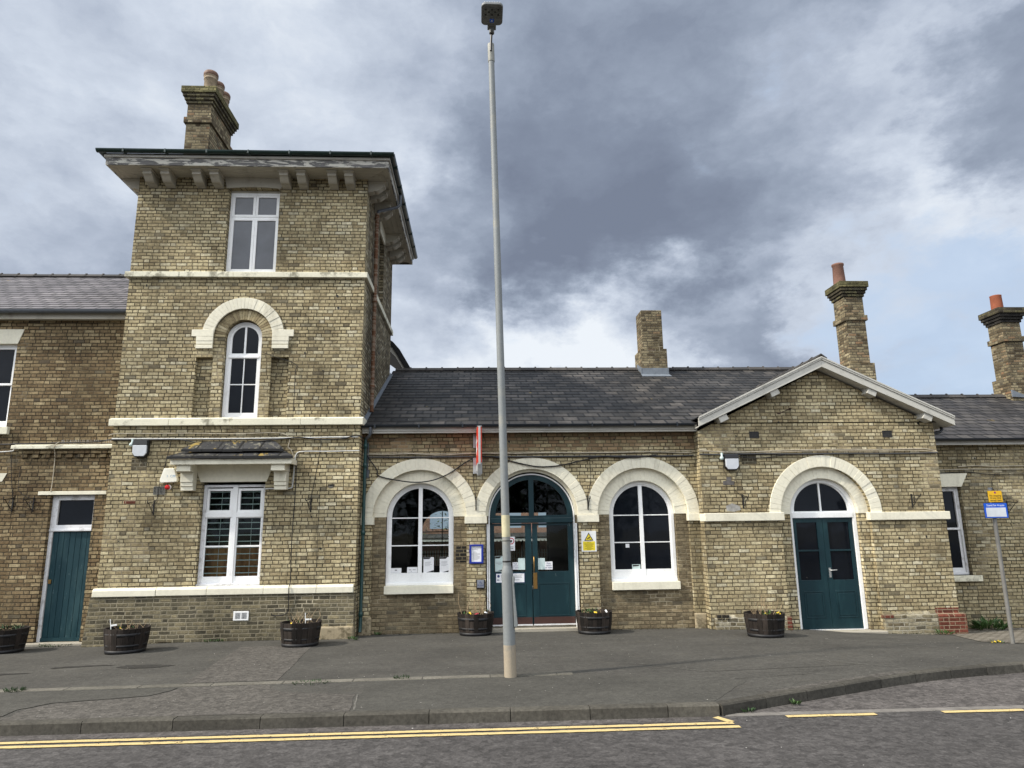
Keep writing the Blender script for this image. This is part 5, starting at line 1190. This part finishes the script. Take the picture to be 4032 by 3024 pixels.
hb = part('lamp_head', m, flat('grey_lamp_casting', (.17, .175, .17), .45), t, bevel=.008)
m = MB()
for i in range(7): m.box(-.12+.04*i-.006, -.12+.04*i+.006, -.19, .17, .04, .075)
part('cooling_fin', hp(m), flat('pale_fin', (.5, .52, .5), .5), hb)
part('led_panel', hp(MB().box(-.142, .142, -.155, .055, -.006, .001)), flat('led_cover', (.12, .125, .12), .15), hb)
m = MB()
for a, b in ((-.1, -.11), (0, -.11), (.1, -.11), (-.05, -.06), (.05, -.06), (-.1, -.01), (0, -.01), (.1, -.01)): m.box(a-.014, a+.014, b-.014, b+.014, -.009, -.006)
part('led', hp(m), M_ink, hb)
part('sticker', hp(MB().box(-.035, .035, .075, .145, -.004, .001)), M_bluesign, hb)
part('sticker_mark', hp(MB().prism([(-.018, .12), (.018, .12), (0, .09)], -.006, -.0035, 'z')), M_wht, hb)
m = MB().box(-.07, .07, .20, .30, -.01, .05); m = hp(m); m.tube([(c[0]+.012, LY-.06, 10.02), (c[0]+.012, LY-.055, 10.12)], .042, 12)
part('mounting', m, flat('mounting_casting', (.16, .16, .15), .5), t, bevel=.006)
part('sticker_band', MB().tube([lp(1.99), lp(2.29)], [.0592, .0588], 20, False), M_tape, t)
m = MB().tube([lp(1.645), lp(1.665)], .0605, 16).tube([lp(1.93), lp(1.94)], .0595, 16)
part('tie_wire', m, M_iron, t)
m = MB().prism([(-.02, 0), (-.02, .66), (.012, .665), (.022, .64), (.004, .55), (.018, .25), (.03, .02), (.012, 0)], -.05, .01)
m.xf(Matrix.Translation((lp(.8)[0]+.092, LY-.02, .79)) @ Matrix.Rotation(math.radians(-2), 4, 'Y'))
part('access_cover', m, M_galv, t, bevel=.006)

# ------------------------------------------------------------------ taxi sign
t = thing('taxi_sign', 'slim grey post with yellow no stopping plate and blue taxi stand plate', 'sign', (9.36, 12.33, gz(9.36, 12.33)))
SX, SYY = 9.375, 12.33
part('post', MB().tube([(SX-.015, SYY, gz(SX, SYY)-.1), (SX, SYY, 2.68)], .034, 14), M_post, t)
part('post_cap', MB().tube([(SX, SYY, 2.68), (SX, SYY, 2.715)], .036, 14), M_greyp, t)
p1 = part('yellow_plate', MB().box(9.278, 9.542, SYY-.055, SYY-.05, 2.452, 2.652), M_yelsign, t, bevel=.002)
part('border', MB().box(9.272, 9.548, SYY-.0495, SYY-.047, 2.446, 2.658), M_ink, p1)
text('lettering', 'No stopping\nAt any time\nexcept taxis', .046, (9.412, SYY-.056, 2.552), M_ink, p1, 'CENTER', .9, sx=.95)
part('roundel', MB().tube([(9.412, SYY-.0552, 2.622), (9.412, SYY-.0562, 2.622)], .019, 16), flat('roundel_blue', (.03, .05, .3), .5), p1)
part('roundel_ring', MB().prism([(9.412+.019*math.cos(2*PI*i/20), 2.622+.019*math.sin(2*PI*i/20)) for i in range(20)], SYY-.0572, SYY-.0562, 'y', [[(9.412+.014*math.cos(2*PI*i/20), 2.622+.014*math.sin(2*PI*i/20)) for i in range(20)]]).prism([(9.398, 2.634), (9.402, 2.637), (9.426, 2.61), (9.422, 2.607)], SYY-.0574, SYY-.0563), M_redr, p1)
p2 = part('blue_plate', MB().box(9.168, 9.602, SYY-.055, SYY-.05, 2.168, 2.432), M_bluesign, t, bevel=.003)
text('lettering', 'Stand for 4 taxis', .052, (9.386, SYY-.056, 2.376), M_wht, p2, 'CENTER', 1, sx=.98)
part('blank_panel', MB().box(9.20, 9.57, SYY-.0565, SYY-.0552, 2.188, 2.352), M_lens, p2)
part('clip', MB().box(9.33, 9.42, SYY-.05, SYY+.03, 2.50, 2.53).box(9.33, 9.42, SYY-.05, SYY+.03, 2.56, 2.59).box(9.33, 9.42, SYY-.05, SYY+.03, 2.26, 2.29), M_blackp, t)

# ------------------------------------------------------------------ barrel planters
def make_tub(label, loc):
    t = thing('barrel_planter', label, 'planter', (0,0,0), 'half barrel planters along the front', world=False)
    n = 24; m = MB()
    prof = [(.318, 0), (.335, .10), (.352, .22), (.365, .33), (.372, .43)]
    for k in range(n):
        a0, a1 = 2*PI*k/n+.008, 2*PI*(k+1)/n-.008; e = RD.uniform(-.004, .004); vs = []; fs = []
        for a in (a0, (a0+a1)/2, a1):
            for r, z in prof: vs.append(((r+e)*math.cos(a), (r+e)*math.sin(a), z+(e if z > .4 else 0)))
            for r, z in reversed(prof): vs.append(((r-.028)*math.cos(a), (r-.028)*math.sin(a), z+(e if z > .4 else 0)))
        L = 2*len(prof)
        for q in range(2):
            for i in range(L): fs.append((q*L+i, (q+1)*L+i, (q+1)*L+(i+1) % L, q*L+(i+1) % L))
        fs += [tuple(range(L)), tuple(reversed(range(2*L, 3*L)))]
        m.add(vs, fs)
    part('staves', m, M_wood, t)
    part('bottom', MB().lathe([(0, .02), (.31, .02), (.34, .33), (.3, .33)], (0,0,0), 24), M_ink, t)
    def hoop(z0, z1):
        f = lambda z: .3195+(z/.43)*.053+.006
        part('hoop', MB().lathe([(f(z0)-.012, z0), (f(z0), z0), (f(z1)+.001, z1), (f(z1)-.012, z1)], (0,0,0), 40), M_hoop, t)
    hoop(.015, .075); hoop(.125, .165); hoop(.30, .355)
    vs = [(0, 0, .40)]
    for k in range(28):
        for r in (.18, .345): vs.append((r*math.cos(2*PI*k/28), r*math.sin(2*PI*k/28), .395+RD.uniform(-.015, .02) if r < .3 else .375))
    fs = []
    for k in range(28):
        k2 = (k+1) % 28; fs += [(0, 1+2*k, 1+2*k2), (1+2*k, 2+2*k, 2+2*k2, 1+2*k2)]
    part('soil', MB().add(vs, fs, True), M_soil, t)
    t.location = loc; return t
def tubloc(x, y): return (x, y, gz(x, y)-.005)
TUBS = [(-8.83, 14.0, 'dark half barrel planter with leafy plants at the far left edge', .5),
        (-6.29, 13.33, 'dark half barrel planter with white label in front of the tower, left of the vent', 0),
        (-3.29, 13.62, 'half barrel planter of dry stalks in front of the tower beside the stone block', 1.1),
        (-.055, 14.72, 'half barrel planter with tall twigs and red and white flowers, left of the entrance', 2.0),
        (2.34, 14.55, 'half barrel planter with green leaves and yellow pansy, right of the entrance', 2.9),
        (5.41, 13.45, 'half barrel planter with small yellow flowers in front of the gabled bay', 3.7)]
tub0 = make_tub(TUBS[0][2], tubloc(*TUBS[0][:2]))
for x, y, lb, rz in TUBS[1:]: copy_tree(tub0, tubloc(x, y), lb, rz)
def leaf(m, p, d, up, l, w):
    d = Vector(d).normalized(); s_ = d.cross(Vector(up)).normalized(); u = s_.cross(d); p = Vector(p)
    m.add([p, p+d*l*.5+s_*w+u*l*.08, p+d*l, p+d*l*.5-s_*w+u*l*.08, p+d*l*.5-u*l*.05], [(0,1,4), (1,2,4), (2,3,4), (3,0,4)])
def flower(m, p, r, d=(0,-.8,.6)):
    d = Vector(d).normalized(); s_ = d.cross(Vector((0,0,1))).normalized(); u = s_.cross(d); p = Vector(p)
    for k in range(5):
        a = 2*PI*k/5+PI/2; q = s_*math.cos(a)+u*math.sin(a); w = s_*math.cos(a+PI/2)+u*math.sin(a+PI/2)
        m.add([p, p+q*r*.7+w*r*.5+d*r*.1, p+q*r+d*r*.15, p+q*r*.7-w*r*.5+d*r*.1], [(0,1,2,3)])
def plant(tx, ty, label, stems=0, smax=.3, leaves=0, fl=(), lmat=None, cat='plant', spread=.28, lab=None, lcl=None):
    rr = random.Random(int(abs(tx*1000))+7)
    z = gz(tx, ty)-.005+.40
    t = thing('bedding_plant', label, cat, (tx, ty, z), 'plants growing in the barrels')
    if stems:
        m = MB()
        for i in range(stems):
            a = rr.uniform(0, 2*PI); r = spread*math.sqrt(rr.random()); h = smax*rr.uniform(.45, 1.25); p = Vector((tx+r*math.cos(a), ty+r*math.sin(a), z-.02))
            q = p+Vector((rr.uniform(-.09, .09), rr.uniform(-.06, .06), h*.55)); e = q+Vector((rr.uniform(-.09, .09), rr.uniform(-.05, .05), h*.45))
            m.tube([p, q, e], [.0055, .0045, .0025], 5)
            if rr.random() < .5: m.tube([q, q+Vector((rr.uniform(-.08, .08), rr.uniform(-.03, .03), h*.3))], [.003, .0015], 4)
        part('stem', m, M_stem, t)
    if leaves:
        m = MB()
        for i in range(leaves):
            if lcl: cxy = rr.choice(lcl); bx_, by_ = cxy[0]+rr.gauss(0, .04), cxy[1]+rr.gauss(0, .04)
            else:
                a = rr.uniform(0, 2*PI); r = spread*math.sqrt(rr.random()); bx_, by_ = r*math.cos(a), r*math.sin(a)
            leaf(m, (tx+bx_, ty+by_, z+rr.uniform(-.01, .06)), (rr.uniform(-1, 1), rr.uniform(-1, .6), rr.uniform(.1, 1.1)), (0,0,1), rr.uniform(.035, .075), rr.uniform(.01, .02))
        part('leaf', m, lmat or M_leaf, t)
    for fm, pts in fl:
        m = MB()
        for x, y_, h, r in pts: flower(m, (tx+x, ty+y_, z+h), r*.5)
        part('flower', m, fm, t)
    if lab:
        m = MB().box(-.006, .006, -.002, .002, -.05, .13); m.box(0, .11, -.004, .004, .0, .028)
        m.xf(Matrix.Translation((tx+lab[0], ty+lab[1], z+.06)) @ Matrix.Rotation(lab[2], 4, 'Y'))
        part('plant_label', m, M_wht, t)
    return t
plant(-8.83, 14.0, 'low dark leafy plants filling the barrel at the far left edge', 8, .10, 90, (), M_leafd, spread=.3)
plant(-6.29, 13.33, 'cut stalks and a yellow bud with a white label in the tower barrel', 16, .16, 14, ((M_fy, ((-.02, -.22, .04, .022), (-.04, -.2, .05, .02))),), lab=(-.24, -.12, -.15))
plant(-3.29, 13.62, 'dry pale stalks with a white tag in the barrel by the stone block', 18, .26, 16, ((M_fy, ((-.12, -.24, .03, .03),)),), lab=(.10, -.1, -.05))
plant(-.055, 14.72, 'tall bare twigs with red, white and yellow flowers in the barrel left of the entrance', 22, .40, 22, ((M_fr, ((.02, -.2, .03, .035), (.05, -.22, .04, .03), (-.01, -.2, .02, .03))), (M_fw, ((.19, -.16, .05, .04), (.22, -.14, .04, .03))), (M_fy, ((-.12, -.18, .05, .04), (-.1, -.2, .03, .03)))))
plant(2.34, 14.55, 'green primrose leaves with yellow and white flowers in the barrel right of the entrance', 8, .18, 55, ((M_fy, ((-.02, -.24, .035, .045), (.01, -.25, .03, .035))), (M_fw, ((.22, -.15, .05, .045), (.23, -.17, .03, .04)))), lcl=((-.2, -.1), (-.14, -.16), (-.08, -.05), (-.02, -.2)))
plant(5.41, 13.45, 'thin dry grass and small yellow pansies in the barrel before the gabled bay', 20, .33, 36, ((M_fy, ((-.07, -.24, .05, .03), (-.04, -.25, .03, .028), (.16, -.23, .05, .03), (.2, -.2, .055, .028), (.22, -.22, .03, .025))),), lcl=((-.08, -.2), (.18, -.2), (-.02, -.22)))

# ------------------------------------------------------------------ weeds and small plants
def weed(x, y, label, n, l, w, h=.1, spread=.1, mat=None, flowers=(), z=None):
    z = gz(x, y) if z is None else z; rr = random.Random(int(abs(x*977+y*131)))
    t = thing('weed', label, 'weed', (x, y, z), 'weeds in the joints and corners'); m = MB()
    for i in range(n):
        a = rr.uniform(0, 2*PI); r = spread*math.sqrt(rr.random())
        leaf(m, (x+r*math.cos(a), y+r*math.sin(a)*.6, z+rr.uniform(0, h)*.6), (math.cos(a)*rr.uniform(.3, 1), math.sin(a)*.7, rr.uniform(.25, 1.2)), (0,0,1), l*rr.uniform(.6, 1.2), w*rr.uniform(.7, 1.2))
    part('leaf', m, mat or M_leaf, t)
    if flowers:
        m = MB()
        for q in flowers: flower(m, (x+q[0], y+q[1], z+q[2]), q[3]*.42)
        part('flower', m, M_fy, t)
weed(11.05, 15.25, 'bushy green weed against the foot of the right wing, left of the taxi post', 60, .20, .035, .22, .22)
weed(11.42, 15.3, 'smaller green weed beside the bushy one at the right wing', 40, .17, .03, .16, .16)
weed(12.5, 15.3, 'low weed with yellow flowers at the right edge of the right wing', 45, .11, .02, .12, .28, None, ((0, -.1, .15, .04), (-.15, -.1, .12, .035)))
weed(9.55, 14.45, 'grassy weed at the foot of the red brick corner', 40, .10, .012, .06, .16)
weed(9.15, 12.42, 'clump of yellow flowers beside the taxi post foot', 14, .06, .012, .04, .1, None, ((-.06, -.02, .03, .05), (.0, -.03, .04, .05), (.05, 0, .03, .04), (-.1, 0, .02, .035)))
weed(3.62, 8.30, 'leafy weed growing where the kerb curve meets the bay', 22, .065, .011, .03, .05, z=ROADZ+.005)
weed(2.98, 8.06, 'flat mossy weed in the kerb joint by the bay line', 26, .05, .01, .02, .1, M_leafd, z=ROADZ+.005)
weed(-5.93, 9.74, 'tuft of grass lying over the pale edging strip', 80, .06, .004, .02, .13, M_leafd)
weed(-1.05, 9.98, 'small grass tuft by the edging left of the lamp', 60, .05, .004, .02, .12, M_leafd)
weed(-2.2, 9.80, 'long mossy weed along the edging strip', 90, .035, .006, .01, .25, M_leafd)
weed(-2.43, 14.2, 'weed at the tower corner below the green downpipe', 26, .08, .012, .05, .08)
weed(-8.35, 14.72, 'mossy weeds under the step of the side door', 70, .05, .01, .03, .35, M_leafd)
weed(-5.1, 14.42, 'low weeds at the tower foot right of the small vent', 50, .06, .01, .03, .25)
weed(-2.05, 14.9, 'small weed at the foot of the left window pier', 20, .07, .012, .04, .06)
weed(6.2, 14.5, 'thin moss and weeds at the bay foot beside its barrel', 50, .04, .008, .02, .3, M_leafd)
# moss along the wall feet
m = MB()
for i in range(700):
    x = RD.uniform(-9.4, 10.0); yy = (YP-.02 if x < -7.6 else YT-.07 if x < -2.5 else YM-.02 if x < 4.8 else YG-.08)-abs(RD.gauss(0, .03))
    if .2 < x < 2.1 or 6.4 < x < 8.5 or -8.95 < x < -7.9: continue
    z = gz(x, yy); leaf(m, (x, yy, z), (RD.uniform(-1, 1), RD.uniform(-1, 0), RD.uniform(.1, .8)), (0,0,1), RD.uniform(.015, .04), .008)
o = m.build('moss', M_moss2); o['kind'] = 'stuff'
m = MB()
for i in range(260):
    x = RD.uniform(-7, 9); yy = RD.uniform(8.2, 14); z = gz(x, yy)+.004; a = RD.uniform(0, 2*PI); s_ = RD.uniform(.005, .014)
    if yy < yk(x)+.2: continue
    m.add([(x+s_*math.cos(a), yy+s_*math.sin(a), z), (x-s_*math.sin(a)*.6, yy+s_*math.cos(a)*.6, z+.002), (x-s_*math.cos(a), yy-s_*math.sin(a), z), (x+s_*math.sin(a)*.6, yy-s_*math.cos(a)*.6, z+.003)], [(0,1,2,3)])
o = m.build('grit', flat('pale_grit', (.35, .33, .3), .9, var=.4)); o['kind'] = 'stuff'

# ------------------------------------------------------------------ what is seen through the hall: the platform side
structure(MB().box(-30, 40, 25.2, 27.0, -.6, -.05).box(-30, 40, 27.0, 60, -.42, -.38).build('platform', M_chan))
t = thing('platform_canopy', 'white toothed platform canopy on dark posts, seen through the entrance doors', 'canopy', (2, 27, 0))
m = MB().box(-6, 8, 27.0, 27.04, 1.66, 1.76)
for i in range(100): q = -6+.14*i; m.prism([(q, 1.66), (q+.02, 1.61), (q+.07, 1.59), (q+.12, 1.61), (q+.138, 1.66)], 27.0, 27.03)
part('valance', m, M_wht, t)
part('canopy_roof', MB().prism([(26.98, 1.76), (29, 1.9), (29, 1.86), (26.98, 1.74)], -6, 8, 'x'), M_slate3, t)
for q in (-3.4, -1.0, 1.68, 2.32, 4.2): part('post', MB().tube([(q, 27.15, -.4), (q, 27.15, 1.72)], .04, 8), M_iron, t)
part('rear_wall', MB().prism(rect(-6, 8, -.4, 3.6), 29.1, 29.4, 'y', [rect(-5+1.5*i, -4.2+1.5*i, 2.1, 2.9) for i in range(8)]), flat('pale_red_brick', (.36, .20, .145), .9, var=.25, scale=20), t)
t = thing('picket_fence', 'low pale picket fence beyond the platform, seen through the entrance doors', 'fence', (0, 28, 0))
m = MB().box(-6, 8, 28.02, 28.04, .9, .93).box(-6, 8, 28.02, 28.04, 1.12, 1.15)
for i in range(140): q = -6+.1*i; m.box(q, q+.05, 28.0, 28.02, .7, 1.26)
part('picket', m, flat('pale_picket', (.5, .5, .46), .8), t)['kind'] = 'stuff'
m = MB()
for i in range(2600):
    x = RD.uniform(-6, 6); z = RD.uniform(-.3, 1.0 if x > -.5 else 3.6); leaf(m, (x, 28.3+RD.uniform(0, .6), z), (RD.uniform(-1, 1), RD.uniform(-1, .2), RD.uniform(-.5, 1)), (0,0,1), RD.uniform(.08, .18), .04)
o = m.build('hedge', flat('hedge_leaf', (.10, .14, .045), .8, var=.5)); o['kind'] = 'stuff'

# ------------------------------------------------------------------ the far side of the street, mirrored in the panes
def tree(x, y, h, cw, label, n, seed, bare=False):
    rr = random.Random(seed); t = thing('tree', label, 'tree', (x, y, 0), 'trees across the road behind the viewer')
    m = MB().tube([(x, y, -.2), (x+.1, y, h*.25), (x+.05, y, h*.55), (x, y, h*.85)], [.26, .2, .13, .04], 8)
    for i in range(26):
        z = h*rr.uniform(.25, .8); a = rr.uniform(0, 2*PI); l = cw*rr.uniform(.5, 1)
        m.tube([(x, y, z), (x+l*.5*math.cos(a), y+l*.5*math.sin(a), z+l*.4), (x+l*math.cos(a), y+l*math.sin(a), z+l*.6)], [.07, .045, .012], 5)
    part('trunk', m, flat('bark', (.05, .042, .034), .9, var=.3), t)
    m = MB()
    for i in range(n):
        a = rr.uniform(0, 2*PI); e = rr.uniform(-1, 1); r = cw*rr.random()**.4; c_ = math.sqrt(1-e*e)
        leaf(m, (x+r*c_*math.cos(a), y+r*c_*math.sin(a), h*.6+e*r*h*.42/cw), (rr.uniform(-1, 1), rr.uniform(-1, 1), rr.uniform(-1, 1)), (0,0,1), rr.uniform(.3, .6), .14)
    part('crown', m, M_leafd, t)
for i, (x, y, h, cw) in enumerate(((-17, -15, 9, 3.6), (-10.5, -14, 8, 3.4), (-4, -15.5, 9.5, 3.8), (2.5, -14.5, 8.5, 3.5), (9, -15, 9, 3.8), (15.5, -14, 8, 3.5))):
    tree(x, y, h, cw, 'dark leafy tree across the road, only mirrored in the window panes', 1500, 50+i)

# ------------------------------------------------------------------ sky and light
SUN = Vector((-.957*math.cos(math.radians(41)), -.29*math.cos(math.radians(41)), math.sin(math.radians(41)))).normalized()
w = NT('World', True)
d = w.n('ShaderNodeTexCoord').outputs['Generated']
d = w.vm('NORMALIZE', d); s3 = w.sep(d)
pc = w.comb(s3[0], w.m('MULTIPLY', s3[1], .9), w.m('MULTIPLY', s3[2], 1.7))
wv = w.vm('SUBTRACT', w.noise(pc, 4.5, 8, .62, color=True), (.5, .5, .5))
wp = w.vm('ADD', pc, w.vm('SCALE', wv, sc=.10))
n1 = w.noise(wp, 3.6, 10, .58); n2 = w.noise(w.vm('ADD', wp, (4.2, 1.7, 0)), 10.0, 8, .6)
dw = w.vm('NORMALIZE', w.vm('ADD', d, w.vm('SCALE', wv, sc=.42)))
val = w.m('ADD', w.m('MULTIPLY', w.m('SUBTRACT', n1, .5), 1.0), w.m('MULTIPLY', w.m('SUBTRACT', n2, .5), .52))
def blob(c, deg, amp):
    global val
    c = Vector(c).normalized(); k = w.vm('DOT_PRODUCT', dw, tuple(c))
    val = w.m('ADD', val, w.m('MULTIPLY', w.mr(k, math.cos(math.radians(deg)), 1, 0, 1, True), amp))
for c, dg, am in (((-.45, .72, .55), 26, .18), ((-.24, .79, .56), 22, .15), ((-.42, .76, .5), 34, .10), ((-.055, .892, .449), 8, .20), ((-.067, .966, .22), 11, .46), ((.05, .97, .21), 10, .26), ((.146, .951, .225), 10, .40), ((.242, .94, .21), 10, .48), ((.42, .88, .23), 9, .2),
    ((.453, .786, .42), 13, .16), ((.60, .675, .5), 12, .24), ((-.508, .783, .33), 14, -.16), ((-.40, .85, .27), 12, -.14), ((-.03, .945, .34), 12, -.20), ((.079, .924, .375), 16, -.20), ((.29, .825, .486), 28, -.14), ((.33, .88, .345), 15, -.20),
    ((.61, .645, .46), 7, -.40), ((.47, .69, .547), 14, -.02), ((.17, .84, .514), 16, -.12), ((.362, .905, .205), 6, -.30), ((.55, .80, .24), 14, .20), ((.45, .85, .3), 9, .10), ((.6, .74, .3), 10, .12), ((.58, .80, .15), 9, .12)): blob(c, dg, am)
cc = w.ramp(w.mr(val, -.62, .62), [(0, (.19, .225, .305)), (.25, (.245, .29, .38)), (.42, (.325, .38, .48)), (.58, (.44, .50, .61)), (.78, (.62, .685, .79)), (1, (.84, .89, .95))])
# blue gaps
gap = w.m('ADD', w.m('ADD', w.mr(w.vm('DOT_PRODUCT', dw, tuple(Vector((.585, .79, .19)).normalized())), math.cos(math.radians(14)), 1, 0, 1, True), w.m('MULTIPLY', w.m('SUBTRACT', n1, .5), 1.8)), w.m('ADD', w.m('MULTIPLY', w.m('SUBTRACT', n2, .5), 2.2), -.34))
gap = w.mr(gap, 0, .85, 0, .62, True)
sky = w.n('ShaderNodeTexSky', sky_type='NISHITA'); sky.sun_disc = False; sky.sun_elevation = math.radians(41); sky.sun_rotation = math.radians(253.1)
sky.air_density = 1.0; sky.dust_density = 1.0
nish = w.vm('SCALE', sky.outputs[0], sc=1.0)
k10 = w.vm('SCALE', cc, sc=10.0)
glow = w.mr(w.vm('DOT_PRODUCT', d, tuple(SUN)), math.cos(math.radians(58)), 1, 0, 1, True)
rear = w.m('MULTIPLY', w.mr(s3[1], .12, -.55, 0, 1, True), w.mr(s3[2], .12, .5, .12, 1, True))
boost = w.m('ADD', w.m('MULTIPLY', glow, 2.2), w.m('MULTIPLY', rear, 3.1))
warm = w.vm('SCALE', w.vm('MULTIPLY', w.comb(.63, .60, .535), (10, 10, 10)), sc=boost)
k10 = w.vm('ADD', k10, w.vm('MULTIPLY', warm, w.vm('ADD', cc, (.35, .35, .35))))
bl = w.mix(.7, nish, (5.2, 6.9, 9.4))
fin = w.mix(gap, k10, bl)
bg = w.n('ShaderNodeBackground'); w.put(bg.inputs[0], fin); bg.inputs[1].default_value = .1
w.t.links.new(bg.outputs[0], w.out.inputs[0])
ld = bpy.data.lights.new('sun', 'SUN'); ld.energy = 4.6; ld.angle = math.radians(2.5); ld.color = (1, .93, .82)
lo = bpy.data.objects.new('sun', ld); COL.objects.link(lo); lo.rotation_euler = SUN.to_track_quat('Z', 'Y').to_euler(); lo.location = (-30, -10, 40)

# ------------------------------------------------------------------ camera
MR = ((.998752, -.048105, -.013465), (-.003379, .203862, -.978994), (.049839, .977817, .203445))
cd = bpy.data.cameras.new('camera'); co = bpy.data.objects.new('camera', cd); COL.objects.link(co)
rx, dn, fw_ = (Vector(r) for r in MR)
co.matrix_world = Matrix(((rx.x, -dn.x, -fw_.x, 0), (rx.y, -dn.y, -fw_.y, 0), (rx.z, -dn.z, -fw_.z, 2.12), (0, 0, 0, 1)))
cd.sensor_fit = 'HORIZONTAL'; cd.sensor_width = 36; cd.lens = 36*2715.18/4032; cd.clip_end = 2000; cd.clip_start = .1
S.camera = co
for o in list(S.objects):
    if '_w' in o: del o['_w']
S.view_settings.view_transform = 'Standard'; S.view_settings.look = 'None'; S.view_settings.exposure = .03; S.view_settings.gamma = 1
S.view_settings.use_curve_mapping = False
S.cycles.max_bounces = 6; S.cycles.transparent_max_bounces = 8
